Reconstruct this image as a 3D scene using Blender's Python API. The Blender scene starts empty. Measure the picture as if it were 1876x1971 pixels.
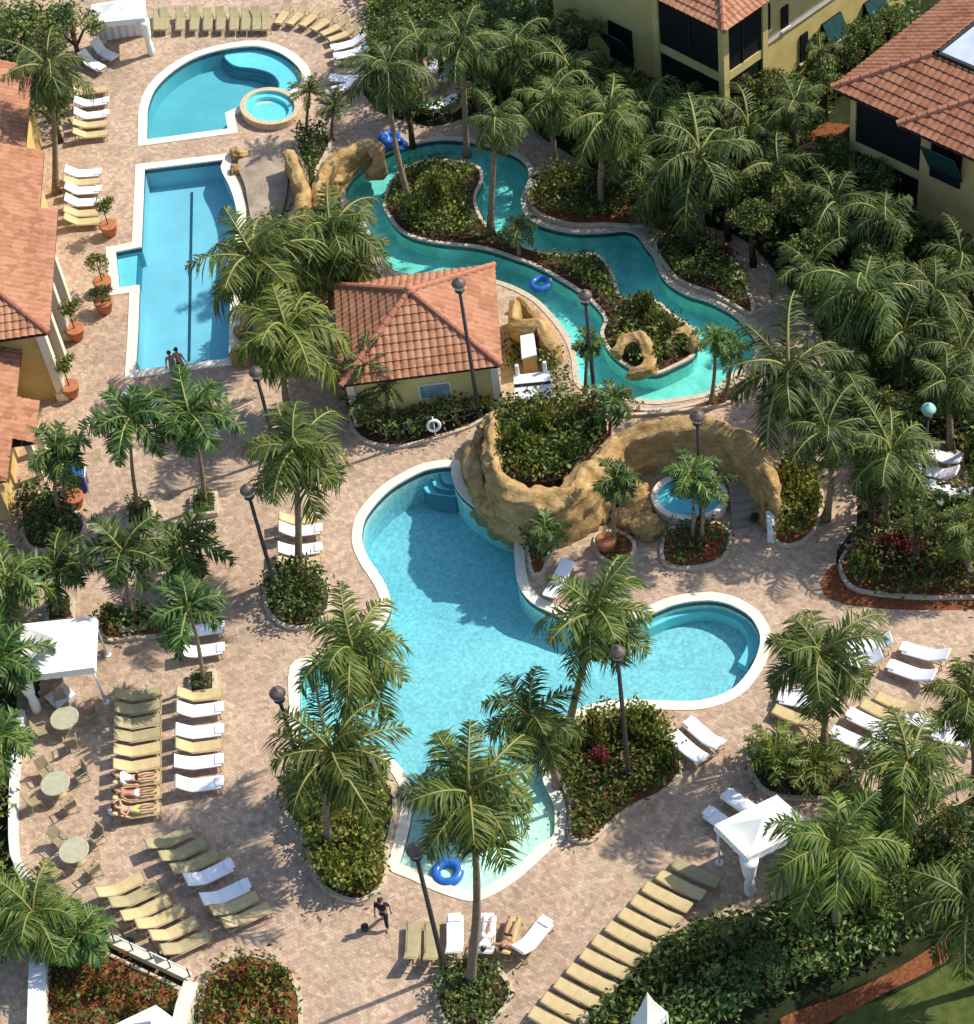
import bpy, bmesh, math, random
import numpy as np
from mathutils import Vector, Matrix, noise
from mathutils.geometry import delaunay_2d_cdt
R = math.radians
rnd = random.Random(7)
sc = bpy.context.scene
col = sc.collection

# ---------------------------------------------------------------- camera
W0, H0 = 1876.0, 1971.0
FPX = 3900.0
PIT, ROL = R(47.6), R(9.1)
CAMH = 66.0
CP = Vector((0, 0, CAMH))
FW = Vector((0, math.cos(PIT), -math.sin(PIT)))
RT = Vector((1, 0, 0))
UP = Vector((0, math.sin(PIT), math.cos(PIT)))
cr, sr = math.cos(ROL), math.sin(ROL)
RT2 = RT * cr - UP * sr
UP2 = RT * sr + UP * cr
cam = bpy.data.cameras.new("camera")
cam.sensor_fit = 'HORIZONTAL'; cam.sensor_width = 36.0
cam.lens = 36.0 * FPX / W0
cam.clip_start = 1.0; cam.clip_end = 2000.0
camo = bpy.data.objects.new("camera", cam)
mw = Matrix((( RT2.x, UP2.x, -FW.x, CP.x), (RT2.y, UP2.y, -FW.y, CP.y), (RT2.z, UP2.z, -FW.z, CP.z), (0, 0, 0, 1)))
camo.matrix_world = mw
col.objects.link(camo)
sc.camera = camo

def ray(u, v):
    return FW * FPX + RT2 * (u - W0 / 2) - UP2 * (v - H0 / 2)
def P(u, v, h=0.0):
    d = ray(u, v); t = (h - CAMH) / d.z
    return CP + d * t
def onplane(u, v, q, n):
    d = ray(u, v); t = (q - CP).dot(n) / d.dot(n); return CP + d * t
def HT(base, u, v):
    """height at which the sight line of (u,v) passes nearest the vertical over base"""
    d = ray(u, v)
    t = ((base.x - CP.x) * d.x + (base.y - CP.y) * d.y) / (d.x * d.x + d.y * d.y)
    return CP.z + d.z * t
def PXM(u, v):
    """picture units per metre at ground point"""
    p = P(u, v) - CP
    return FPX / p.dot(FW)

# ---------------------------------------------------------------- light
SUN_AZ = Vector((0.968, 0.25)).normalized(); SUN_EL = R(46)
sdir = Vector((SUN_AZ.x * math.cos(SUN_EL), SUN_AZ.y * math.cos(SUN_EL), math.sin(SUN_EL)))
sl = bpy.data.lights.new("sun", 'SUN'); sl.energy = 3.9; sl.angle = R(0.7); sl.color = (1.0, 0.93, 0.82)
so = bpy.data.objects.new("sun", sl); so.rotation_euler = sdir.to_track_quat('Z', 'Y').to_euler(); so.location = (0, 60, 80)
col.objects.link(so)
w = bpy.data.worlds.new("World"); sc.world = w; w.use_nodes = True
nt = w.node_tree; bg = nt.nodes['Background']
sky = nt.nodes.new('ShaderNodeTexSky'); sky.sky_type = 'NISHITA'; sky.sun_disc = False
sky.sun_elevation = SUN_EL; sky.sun_rotation = math.atan2(SUN_AZ.x, SUN_AZ.y)
nt.links.new(sky.outputs[0], bg.inputs[0]); bg.inputs[1].default_value = 0.15
sc.view_settings.view_transform = 'Standard'; sc.view_settings.look = 'None'
sc.view_settings.exposure = 0.52; sc.view_settings.gamma = 1.0
sc.cycles.max_bounces = 6; sc.cycles.transparent_max_bounces = 12

# ---------------------------------------------------------------- materials
MATS = {}
def newmat(name):
    m = bpy.data.materials.new(name); m.use_nodes = True; MATS[name] = m
    n = m.node_tree.nodes; b = n['Principled BSDF']
    return m, m.node_tree, n, b
def ln(t, a, b): t.links.new(a, b)
def M(name, c1, c2=None, scale=3.0, rough=0.75, spec=0.3, bump=0.0, bscale=20.0, detail=4.0, island=0.0, c3=None, metal=0.0, stretch=None):
    m, t, n, b = newmat(name)
    b.inputs['Roughness'].default_value = rough
    b.inputs['Specular IOR Level'].default_value = spec
    b.inputs['Metallic'].default_value = metal
    c1 = (*c1, 1); c2 = (*(c2 or c1[:3]), 1)
    tc = n.new('ShaderNodeTexCoord')
    vec = tc.outputs['Object']
    if stretch:
        mp = n.new('ShaderNodeMapping'); mp.inputs['Scale'].default_value = stretch
        ln(t, vec, mp.inputs[0]); vec = mp.outputs[0]
    nz = n.new('ShaderNodeTexNoise'); nz.inputs['Scale'].default_value = scale; nz.inputs['Detail'].default_value = detail
    ln(t, vec, nz.inputs['Vector'])
    rp = n.new('ShaderNodeValToRGB'); e = rp.color_ramp.elements
    e[0].position = 0.32; e[0].color = c1; e[1].position = 0.68; e[1].color = c2
    if c3:
        x = e.new(0.85); x.color = (*c3, 1)
    fac = nz.outputs['Fac']
    if island:
        g = n.new('ShaderNodeNewGeometry'); mx = n.new('ShaderNodeMix'); mx.data_type = 'FLOAT'
        mx.inputs[0].default_value = island
        ln(t, nz.outputs['Fac'], mx.inputs[2]); ln(t, g.outputs['Random Per Island'], mx.inputs[3]); fac = mx.outputs[0]
    ln(t, fac, rp.inputs[0]); ln(t, rp.outputs[0], b.inputs['Base Color'])
    if bump:
        n2 = n.new('ShaderNodeTexNoise'); n2.inputs['Scale'].default_value = bscale; n2.inputs['Detail'].default_value = 5
        ln(t, tc.outputs['Object'], n2.inputs['Vector'])
        bp = n.new('ShaderNodeBump'); bp.inputs['Strength'].default_value = bump; bp.inputs['Distance'].default_value = 0.06
        ln(t, n2.outputs['Fac'], bp.inputs['Height']); ln(t, bp.outputs[0], b.inputs['Normal'])
    return m
def LEAF(name, dark, mid, light, trans=0.3, rough=0.5):
    m, t, n, b = newmat(name)
    g = n.new('ShaderNodeNewGeometry'); oi = n.new('ShaderNodeObjectInfo')
    rp = n.new('ShaderNodeValToRGB'); e = rp.color_ramp.elements
    e[0].position = 0.0; e[0].color = (*dark, 1); e[1].position = 1.0; e[1].color = (*light, 1)
    x = e.new(0.55); x.color = (*mid, 1)
    ln(t, g.outputs['Random Per Island'], rp.inputs[0])
    hs = n.new('ShaderNodeHueSaturation')
    mr = n.new('ShaderNodeMapRange'); mr.inputs[3].default_value = 0.72; mr.inputs[4].default_value = 1.25
    ln(t, oi.outputs['Random'], mr.inputs[0]); ln(t, mr.outputs[0], hs.inputs['Value'])
    mr2 = n.new('ShaderNodeMapRange'); mr2.inputs[3].default_value = 0.485; mr2.inputs[4].default_value = 0.515
    ml = n.new('ShaderNodeMath'); ml.operation = 'MULTIPLY'; ml.inputs[1].default_value = 7.31
    fr = n.new('ShaderNodeMath'); fr.operation = 'FRACT'
    ln(t, oi.outputs['Random'], ml.inputs[0]); ln(t, ml.outputs[0], fr.inputs[0]); ln(t, fr.outputs[0], mr2.inputs[0])
    ln(t, mr2.outputs[0], hs.inputs['Hue'])
    ln(t, rp.outputs[0], hs.inputs['Color']); ln(t, hs.outputs[0], b.inputs['Base Color'])
    b.inputs['Roughness'].default_value = rough; b.inputs['Specular IOR Level'].default_value = 0.35
    tr = n.new('ShaderNodeBsdfTranslucent'); mx = n.new('ShaderNodeMixShader'); mx.inputs[0].default_value = trans
    ln(t, hs.outputs[0], tr.inputs['Color'])
    ln(t, b.outputs[0], mx.inputs[1]); ln(t, tr.outputs[0], mx.inputs[2]); ln(t, mx.outputs[0], n['Material Output'].inputs[0])
    return m

def paver_mat():
    m, t, n, b = newmat('pavers')
    tc = n.new('ShaderNodeTexCoord'); mp = n.new('ShaderNodeMapping'); mp.inputs['Rotation'].default_value = (0, 0, R(40))
    ln(t, tc.outputs['Object'], mp.inputs[0])
    br = n.new('ShaderNodeTexBrick'); br.inputs['Scale'].default_value = 1.0
    br.inputs['Brick Width'].default_value = 0.24; br.inputs['Row Height'].default_value = 0.12
    br.inputs['Mortar Size'].default_value = 0.012; br.inputs['Bias'].default_value = 0.0
    br.inputs['Color1'].default_value = (0.42, 0.285, 0.19, 1); br.inputs['Color2'].default_value = (0.53, 0.395, 0.28, 1)
    br.inputs['Mortar'].default_value = (0.36, 0.265, 0.19, 1)
    ln(t, mp.outputs[0], br.inputs['Vector'])
    vo = n.new('ShaderNodeTexVoronoi'); vo.inputs['Scale'].default_value = 5.0
    ln(t, mp.outputs[0], vo.inputs['Vector'])
    hs = n.new('ShaderNodeHueSaturation')
    sx = n.new('ShaderNodeSeparateColor'); ln(t, vo.outputs['Color'], sx.inputs[0])
    mr = n.new('ShaderNodeMapRange'); mr.inputs[3].default_value = 0.80; mr.inputs[4].default_value = 1.17
    ln(t, sx.outputs[0], mr.inputs[0])
    nz = n.new('ShaderNodeTexNoise'); nz.inputs['Scale'].default_value = 0.22; nz.inputs['Detail'].default_value = 5
    ln(t, tc.outputs['Object'], nz.inputs['Vector'])
    mr3 = n.new('ShaderNodeMapRange'); mr3.inputs[1].default_value = 0.3; mr3.inputs[2].default_value = 0.7
    mr3.inputs[3].default_value = 0.86; mr3.inputs[4].default_value = 1.12
    ln(t, nz.outputs['Fac'], mr3.inputs[0])
    n5 = n.new('ShaderNodeTexNoise'); n5.inputs['Scale'].default_value = 0.75; n5.inputs['Detail'].default_value = 7; n5.inputs['Roughness'].default_value = 0.62; ln(t, tc.outputs['Object'], n5.inputs['Vector'])
    mr5 = n.new('ShaderNodeMapRange'); mr5.inputs[1].default_value = 0.56; mr5.inputs[2].default_value = 0.70; mr5.inputs[3].default_value = 1.0; mr5.inputs[4].default_value = 0.80; ln(t, n5.outputs['Fac'], mr5.inputs[0])
    m5 = n.new('ShaderNodeMath'); m5.operation = 'MULTIPLY'; ln(t, mr3.outputs[0], m5.inputs[0]); ln(t, mr5.outputs[0], m5.inputs[1])
    mu = n.new('ShaderNodeMath'); mu.operation = 'MULTIPLY'; ln(t, mr.outputs[0], mu.inputs[0]); ln(t, m5.outputs[0], mu.inputs[1])
    ln(t, mu.outputs[0], hs.inputs['Value'])
    mr4 = n.new('ShaderNodeMapRange'); mr4.inputs[3].default_value = 0.487; mr4.inputs[4].default_value = 0.512
    ln(t, sx.outputs[1], mr4.inputs[0]); ln(t, mr4.outputs[0], hs.inputs['Hue'])
    ln(t, br.outputs['Color'], hs.inputs['Color']); ln(t, hs.outputs[0], b.inputs['Base Color'])
    b.inputs['Roughness'].default_value = 0.85; b.inputs['Specular IOR Level'].default_value = 0.2
    bp = n.new('ShaderNodeBump'); bp.inputs['Strength'].default_value = 0.4; bp.inputs['Distance'].default_value = 0.01
    ln(t, br.outputs['Fac'], bp.inputs['Height']); bp.invert = True; ln(t, bp.outputs[0], b.inputs['Normal'])
    return m
def water_mat(name, tint, ripple=0.25, rscale=1.6):
    m, t, n, b = newmat(name)
    n.remove(b)
    tr = n.new('ShaderNodeBsdfTransparent'); tr.inputs[0].default_value = (*tint, 1)
    gl = n.new('ShaderNodeBsdfGlossy'); gl.inputs['Roughness'].default_value = 0.06
    fr = n.new('ShaderNodeFresnel'); fr.inputs['IOR'].default_value = 1.33
    tc = n.new('ShaderNodeTexCoord')
    nz = n.new('ShaderNodeTexNoise'); nz.inputs['Scale'].default_value = rscale; nz.inputs['Detail'].default_value = 4; nz.inputs['Distortion'].default_value = 0.6
    ln(t, tc.outputs['Object'], nz.inputs['Vector'])
    bp = n.new('ShaderNodeBump'); bp.inputs['Strength'].default_value = ripple; bp.inputs['Distance'].default_value = 0.25
    ln(t, nz.outputs['Fac'], bp.inputs['Height']); ln(t, bp.outputs[0], gl.inputs['Normal']); ln(t, bp.outputs[0], fr.inputs['Normal'])
    mx = n.new('ShaderNodeMixShader'); ln(t, fr.outputs[0], mx.inputs[0]); ln(t, tr.outputs[0], mx.inputs[1]); ln(t, gl.outputs[0], mx.inputs[2])
    ln(t, mx.outputs[0], n['Material Output'].inputs[0])
    return m
def basin_mat(name, deep, shallow=None, z0=-0.9, z1=-0.25, mottle=0.12, mscale=3.0, deepest=None):
    """plaster pool finish, mottle can paint in caustic sparkle; a zero-entry floor turns sand coloured towards its rim"""
    m, t, n, b = newmat(name)
    tc = n.new('ShaderNodeTexCoord'); sp = n.new('ShaderNodeSeparateXYZ'); ln(t, tc.outputs['Object'], sp.inputs[0])
    mr = n.new('ShaderNodeMapRange'); mr.inputs[1].default_value = z0; mr.inputs[2].default_value = z1
    ln(t, sp.outputs[2], mr.inputs[0])
    mc = n.new('ShaderNodeMix'); mc.data_type = 'RGBA'
    mc.inputs[6].default_value = (*deep, 1); mc.inputs[7].default_value = (*(shallow or deep), 1)  # depth tones painted in for the light that deeper water absorbs
    ln(t, mr.outputs[0], mc.inputs[0])
    if deepest:
        mrd = n.new('ShaderNodeMapRange'); mrd.inputs[1].default_value = -1.95; mrd.inputs[2].default_value = -1.15; ln(t, sp.outputs[2], mrd.inputs[0])
        md = n.new('ShaderNodeMix'); md.data_type = 'RGBA'; md.inputs[6].default_value = (*deepest, 1); md.inputs[7].default_value = (*deep, 1)
        ln(t, mrd.outputs[0], md.inputs[0]); ln(t, md.outputs[2], mc.inputs[6])
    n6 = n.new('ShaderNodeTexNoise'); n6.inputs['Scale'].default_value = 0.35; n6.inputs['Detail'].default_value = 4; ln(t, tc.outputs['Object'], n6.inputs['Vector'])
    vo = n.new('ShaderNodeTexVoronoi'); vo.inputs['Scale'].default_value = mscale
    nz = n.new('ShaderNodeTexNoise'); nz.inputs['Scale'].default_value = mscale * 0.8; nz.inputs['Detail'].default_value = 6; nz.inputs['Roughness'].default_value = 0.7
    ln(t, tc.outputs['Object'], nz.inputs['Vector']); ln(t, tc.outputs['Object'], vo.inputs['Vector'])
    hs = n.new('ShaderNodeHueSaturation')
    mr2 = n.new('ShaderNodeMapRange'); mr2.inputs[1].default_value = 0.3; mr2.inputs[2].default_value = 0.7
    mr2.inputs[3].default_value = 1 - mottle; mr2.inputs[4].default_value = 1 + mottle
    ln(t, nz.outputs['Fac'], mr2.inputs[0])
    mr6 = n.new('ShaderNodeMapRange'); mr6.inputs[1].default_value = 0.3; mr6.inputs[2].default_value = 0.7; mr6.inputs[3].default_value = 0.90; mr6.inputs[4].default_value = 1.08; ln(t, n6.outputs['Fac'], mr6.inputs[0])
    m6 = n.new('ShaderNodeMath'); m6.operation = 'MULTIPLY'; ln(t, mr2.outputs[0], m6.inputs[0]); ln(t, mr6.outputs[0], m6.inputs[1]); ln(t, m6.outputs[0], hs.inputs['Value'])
    ln(t, mc.outputs[2], hs.inputs['Color']); ln(t, hs.outputs[0], b.inputs['Base Color'])
    b.inputs['Roughness'].default_value = 0.8; b.inputs['Specular IOR Level'].default_value = 0.1
    return m

paver_mat()
M('coping_stone', (0.70, 0.63, 0.49), (0.82, 0.76, 0.62), 6, 0.7, bump=0.1)
M('kerb_stone', (0.46, 0.38, 0.27), (0.60, 0.51, 0.38), 6, 0.75, bump=0.1)
M('soil', (0.05, 0.03, 0.018), (0.10, 0.05, 0.028), 5, 0.95, 0.1, bump=0.5)
M('mulch', (0.13, 0.045, 0.018), (0.26, 0.095, 0.04), 7, 0.95, 0.1, bump=0.6, bscale=12)
M('lawn', (0.05, 0.075, 0.015), (0.10, 0.115, 0.03), 2.5, 0.9, 0.15, bump=0.6, bscale=16, detail=8)
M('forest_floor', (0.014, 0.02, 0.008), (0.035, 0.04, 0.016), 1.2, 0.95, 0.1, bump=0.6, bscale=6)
M('tile_band', (0.02, 0.06, 0.08), (0.05, 0.13, 0.16), 8, 0.3)
water_mat('water_blue', (0.72, 0.955, 0.985), 0.016, 6.0)
water_mat('water_lap', (0.70, 0.94, 0.985), 0.008, 2.0)
water_mat('water_river', (0.58, 0.95, 0.90), 0.03, 3.0)
basin_mat('basin_main', (0.36, 0.60, 0.63), (0.86, 0.84, 0.66), -0.80, -0.18, 0.30, 7.0, deepest=(0.27, 0.53, 0.60))  # mottle paints the water's caustic sparkle into the floor colour
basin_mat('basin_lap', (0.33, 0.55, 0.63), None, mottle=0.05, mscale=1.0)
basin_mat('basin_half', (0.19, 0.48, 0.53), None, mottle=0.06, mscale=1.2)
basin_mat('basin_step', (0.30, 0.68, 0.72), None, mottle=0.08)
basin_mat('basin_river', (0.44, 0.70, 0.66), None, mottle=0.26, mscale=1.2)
M('step_edge', (0.03, 0.16, 0.24), (0.05, 0.22, 0.30), 8, 0.5)
M('lane_tile', (0.015, 0.06, 0.10), (0.02, 0.08, 0.13), 8, 0.5)
def rock_mat():
    m, t, n, b = newmat('rock')
    tc = n.new('ShaderNodeTexCoord'); mp = n.new('ShaderNodeMapping'); mp.inputs['Scale'].default_value = (1, 1, 2.4); ln(t, tc.outputs['Object'], mp.inputs[0])
    nz = n.new('ShaderNodeTexNoise'); nz.inputs['Scale'].default_value = 1.6; nz.inputs['Detail'].default_value = 10; nz.inputs['Roughness'].default_value = 0.68; nz.inputs['Distortion'].default_value = 0.5; ln(t, mp.outputs[0], nz.inputs['Vector'])
    rp = n.new('ShaderNodeValToRGB'); e = rp.color_ramp.elements; e[0].position = 0.30; e[0].color = (0.26, 0.145, 0.052, 1); e[1].position = 0.70; e[1].color = (0.62, 0.455, 0.245, 1)
    x = e.new(0.46); x.color = (0.42, 0.265, 0.105, 1); x = e.new(0.58); x.color = (0.52, 0.355, 0.16, 1); ln(t, nz.outputs['Fac'], rp.inputs[0])
    wv = n.new('ShaderNodeMix'); wv.data_type = 'RGBA'; wv.inputs[0].default_value = 0.25; ln(t, mp.outputs[0], wv.inputs[6]); ln(t, nz.outputs['Color'], wv.inputs[7])
    vo = n.new('ShaderNodeTexVoronoi'); vo.feature = 'DISTANCE_TO_EDGE'; vo.inputs['Scale'].default_value = 0.8; ln(t, wv.outputs[2], vo.inputs['Vector'])
    mr = n.new('ShaderNodeMapRange'); mr.inputs[1].default_value = 0.0; mr.inputs[2].default_value = 0.07; mr.inputs[3].default_value = 0.80; mr.inputs[4].default_value = 1.0; ln(t, vo.outputs['Distance'], mr.inputs[0])
    hs = n.new('ShaderNodeHueSaturation'); ln(t, mr.outputs[0], hs.inputs['Value']); ln(t, rp.outputs[0], hs.inputs['Color']); ln(t, hs.outputs[0], b.inputs['Base Color'])
    n2 = n.new('ShaderNodeTexNoise'); n2.inputs['Scale'].default_value = 5; n2.inputs['Detail'].default_value = 8; n2.inputs['Roughness'].default_value = 0.7; ln(t, mp.outputs[0], n2.inputs['Vector'])
    ad = n.new('ShaderNodeMath'); ad.operation = 'MULTIPLY'; ln(t, n2.outputs['Fac'], ad.inputs[0]); ln(t, mr.outputs[0], ad.inputs[1])
    bp = n.new('ShaderNodeBump'); bp.inputs['Strength'].default_value = 1.0; bp.inputs['Distance'].default_value = 0.10; ln(t, ad.outputs[0], bp.inputs['Height']); ln(t, bp.outputs[0], b.inputs['Normal'])
    b.inputs['Roughness'].default_value = 0.9; b.inputs['Specular IOR Level'].default_value = 0.15
rock_mat()
M('rock_slab', (0.22, 0.17, 0.12), (0.42, 0.34, 0.25), 0.8, 0.8, 0.25, bump=0.6, bscale=4, detail=8)
M('slide_gel', (0.55, 0.38, 0.10), (0.66, 0.50, 0.18), 2, 0.35, 0.5)
M('foam', (0.80, 0.86, 0.86), (0.9, 0.93, 0.93), 3, 0.6)

# ---------------------------------------------------------------- objects and tags
def tag(o, label=None, cat=None, group=None, kind=None):
    if label: o['label'] = label
    if cat: o['category'] = cat
    if group: o['group'] = group
    if kind: o['kind'] = kind
    return o
def empty(name, loc=(0, 0, 0), rz=0.0):
    o = bpy.data.objects.new(name, None); o.location = loc; o.rotation_euler = (0, 0, rz)
    o.empty_display_size = 0.3; col.objects.link(o); return o
def link(name, me, parent=None, loc=None):
    o = bpy.data.objects.new(name, me); col.objects.link(o)
    if parent is not None: o.parent = parent
    if loc is not None: o.location = loc
    return o
def copy_tree(o, parent=None):
    c = o.copy(); col.objects.link(c)
    if parent is not None: c.parent = parent
    for ch in KIDS.get(o.name, []):
        copy_tree(ch, c)
    return c
KIDS = {}
def reg(root):
    """remember the children of a built thing so that loops can copy it"""
    def rec(o):
        k = [x for x in col.objects if x.parent == o]
        KIDS[o.name] = k
        for c in k: rec(c)
    rec(root)

class MB:
    """collects faces for ONE mesh"""
    def __init__(s): s.v = []; s.f = []; s.m = []
    def add(s, vs, fs, mi=0):
        o = len(s.v); s.v += [tuple(p) for p in vs]
        for f in fs: s.f.append(tuple(i + o for i in f)); s.m.append(mi)
    def poly(s, pts, mi=0): s.add(pts, [tuple(range(len(pts)))], mi)
    def box(s, c, size, ax=None, ay=None, mi=0):
        ax = Vector(ax) if ax is not None else Vector((1, 0, 0))
        ay = Vector(ay) if ay is not None else Vector((0, 1, 0))
        az = ax.cross(ay).normalized(); c = Vector(c)
        hx, hy, hz = size[0] / 2, size[1] / 2, size[2] / 2
        vs = [c + ax * (x * hx) + ay * (y * hy) + az * (z * hz) for z in (-1, 1) for y in (-1, 1) for x in (-1, 1)]
        s.add(vs, [(0, 2, 3, 1), (4, 5, 7, 6), (0, 1, 5, 4), (2, 6, 7, 3), (0, 4, 6, 2), (1, 3, 7, 5)], mi)
    def prism(s, pts, z0, z1, mi=0, cap0=True):
        n = len(pts); vs = [(p[0], p[1], z0) for p in pts] + [(p[0], p[1], z1) for p in pts]
        fs = [(i, (i + 1) % n, n + (i + 1) % n, n + i) for i in range(n)] + [tuple(range(n, 2 * n))]
        if cap0: fs.append(tuple(range(n - 1, -1, -1)))
        s.add(vs, fs, mi)
    def tube(s, path, r, n=8, mi=0, cap=True):
        path = [Vector(p) for p in path]; k = len(path)
        rs = r if isinstance(r, (list, tuple)) else [r] * k
        vs = []
        for i, p in enumerate(path):
            d = (path[min(i + 1, k - 1)] - path[max(i - 1, 0)]).normalized()
            a = d.cross(Vector((0, 0, 1)))
            if a.length < 1e-3: a = d.cross(Vector((0, 1, 0)))
            a.normalize(); b = d.cross(a)
            for j in range(n):
                t = 2 * math.pi * j / n
                vs.append(p + (a * math.cos(t) + b * math.sin(t)) * rs[i])
        fs = [(i * n + j, i * n + (j + 1) % n, (i + 1) * n + (j + 1) % n, (i + 1) * n + j) for i in range(k - 1) for j in range(n)]
        if cap: fs += [tuple(range(n - 1, -1, -1)), tuple(range((k - 1) * n, k * n))]
        s.add(vs, fs, mi)
    def lathe(s, prof, n=16, o=(0, 0, 0), mi=0):
        vs = []; k = len(prof)
        for (r, z) in prof:
            for j in range(n):
                t = 2 * math.pi * j / n
                vs.append((o[0] + r * math.cos(t), o[1] + r * math.sin(t), o[2] + z))
        fs = [(i * n + j, i * n + (j + 1) % n, (i + 1) * n + (j + 1) % n, (i + 1) * n + j) for i in range(k - 1) for j in range(n)]
        fs += [tuple(range(n - 1, -1, -1)), tuple(range((k - 1) * n, k * n))]
        s.add(vs, fs, mi)
    def torus(s, c, R0, r, n=24, k=10, mi=0, ax=None, ay=None):
        c = Vector(c); ax = Vector(ax or (1, 0, 0)); ay = Vector(ay or (0, 1, 0)); az = ax.cross(ay)
        vs = []
        for i in range(n):
            a = 2 * math.pi * i / n; d = ax * math.cos(a) + ay * math.sin(a)
            for j in range(k):
                b = 2 * math.pi * j / k
                vs.append(c + d * (R0 + r * math.cos(b)) + az * (r * math.sin(b)))
        fs = [(i * k + j, ((i + 1) % n) * k + j, ((i + 1) % n) * k + (j + 1) % k, i * k + (j + 1) % k) for i in range(n) for j in range(k)]
        s.add(vs, fs, mi)
    def mesh(s, name, mats, smooth=False):
        me = bpy.data.meshes.new(name)
        me.from_pydata(s.v, [], s.f)
        for m in (mats if isinstance(mats, (list, tuple)) else [mats]): me.materials.append(MATS[m] if isinstance(m, str) else m)
        me.polygons.foreach_set('material_index', s.m)
        if smooth: me.polygons.foreach_set('use_smooth', [True] * len(s.f))
        me.update(); return me
    def build(s, name, mats, parent=None, smooth=False, fix=True, loc=None):
        me = s.mesh(name, mats, smooth)
        if fix:
            bm = bmesh.new(); bm.from_mesh(me); bmesh.ops.recalc_face_normals(bm, faces=bm.faces); bm.to_mesh(me); bm.free()
        return link(name, me, parent, loc)

def fastmesh(name, V, Q, mats, mi=None, smooth=False):
    """V: (n,3) float array, Q: (m,4) int array of quads"""
    me = bpy.data.meshes.new(name)
    V = np.asarray(V, dtype=np.float32); Q = np.asarray(Q, dtype=np.int32)
    me.vertices.add(len(V)); me.vertices.foreach_set('co', V.ravel())
    me.loops.add(Q.size); me.loops.foreach_set('vertex_index', Q.ravel())
    me.polygons.add(len(Q)); me.polygons.foreach_set('loop_start', np.arange(0, Q.size, 4, dtype=np.int32))
    me.polygons.foreach_set('loop_total', np.full(len(Q), 4, dtype=np.int32))
    for m in mats: me.materials.append(MATS[m])
    if mi is not None: me.polygons.foreach_set('material_index', np.asarray(mi, dtype=np.int32))
    me.update(calc_edges=True); return me

# ---------------------------------------------------------------- outlines
def cat(p0, p1, p2, p3, t):
    return 0.5 * ((2 * p1) + (p2 - p0) * t + (2 * p0 - 5 * p1 + 4 * p2 - p3) * t * t + (3 * p1 - p0 - 3 * p2 + p3) * t ** 3)
def smooth_loop(pts, h=0.0, sp=0.35, closed=True):
    """outline of picture points (u,v[,1=corner]) on the plane z=h -> evenly spaced ground loop"""
    w_ = [(P(p[0], p[1], h).xy, len(p) > 2) for p in pts]
    n = len(w_); out = []
    rng = range(n) if closed else range(n - 1)
    for i in rng:
        p1, c1 = w_[i]; p2, c2 = w_[(i + 1) % n]
        if closed:
            p0 = w_[i - 1][0]; p3 = w_[(i + 2) % n][0]
        else:
            p0 = w_[max(i - 1, 0)][0]; p3 = w_[min(i + 2, n - 1)][0]
        if c1: p0 = p1 - (p2 - p1)
        if c2: p3 = p2 + (p2 - p1)
        k = max(1, int(round((p2 - p1).length / sp)))
        d_ = (p2 - p1).length
        if len(w_[i]) and c1 and c2 and sp < 0.5: k = 1
        for j in range(k):
            if sp < 0.5 and j > 0 and ((c1 and d_ * j / k < 0.8) or (c2 and d_ * (1 - j / k) < 0.8)): continue
            out.append(cat(p0, p1, p2, p3, j / k))
    if not closed: out.append(w_[-1][0])
    return [Vector((p.x, p.y)) for p in out]
def area(l): return 0.5 * sum(l[i].x * l[(i + 1) % len(l)].y - l[(i + 1) % len(l)].x * l[i].y for i in range(len(l)))
def ccw(l): return l if area(l) > 0 else l[::-1]
def offset(l, d):
    """inward offset of a ccw loop"""
    n = len(l); out = []
    for i in range(n):
        a, b, c = l[i - 1], l[i], l[(i + 1) % n]
        e1 = (b - a); e2 = (c - b)
        if e1.length < 1e-6 or e2.length < 1e-6: out.append(b.copy()); continue
        e1.normalize(); e2.normalize()
        n1 = Vector((-e1.y, e1.x)); n2 = Vector((-e2.y, e2.x)); m = n1 + n2
        if m.length < 1e-4: m = n1
        m.normalize(); k = d / max(0.5, m.dot(n1))
        out.append(b + m * k)
    return out
def inside(p, l):
    r = False; n = len(l); j = n - 1
    for i in range(n):
        if (l[i].y > p.y) != (l[j].y > p.y) and p.x < (l[j].x - l[i].x) * (p.y - l[i].y) / (l[j].y - l[i].y) + l[i].x: r = not r
        j = i
    return r
def cdt(outer, holes=(), extra=()):
    pts = []; loops = []
    for l in [outer] + list(holes):
        o = len(pts); pts += [Vector((p.x, p.y)) for p in l]; loops.append(list(range(o, o + len(l))))
    pts += list(extra)
    edges = [(l[i], l[(i + 1) % len(l)]) for l in loops for i in range(len(l))]
    v, e, f, *_ = delaunay_2d_cdt(pts, edges, [], 1 if not holes else 0, 1e-5)
    out = []
    for t in f:
        c = sum((v[i] for i in t), Vector((0, 0))) / len(t)
        if inside(c, outer) and not any(inside(c, h) for h in holes): out.append(t)
    return v, out
def sheet(name, outer, holes, z, mat, label, cat_, kind='structure', zf=None, extra=(), parent=None):
    v, f = cdt(outer, holes, extra)
    mb = MB(); mb.add([(p.x, p.y, zf(p) if zf else z) for p in v], f)
    o = mb.build(name, mat, parent)
    me = o.data
    if me.polygons and sum(p.normal.z for p in me.polygons) < 0: me.flip_normals()
    if parent is None: tag(o, label, cat_, None, kind)
    return o
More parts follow.
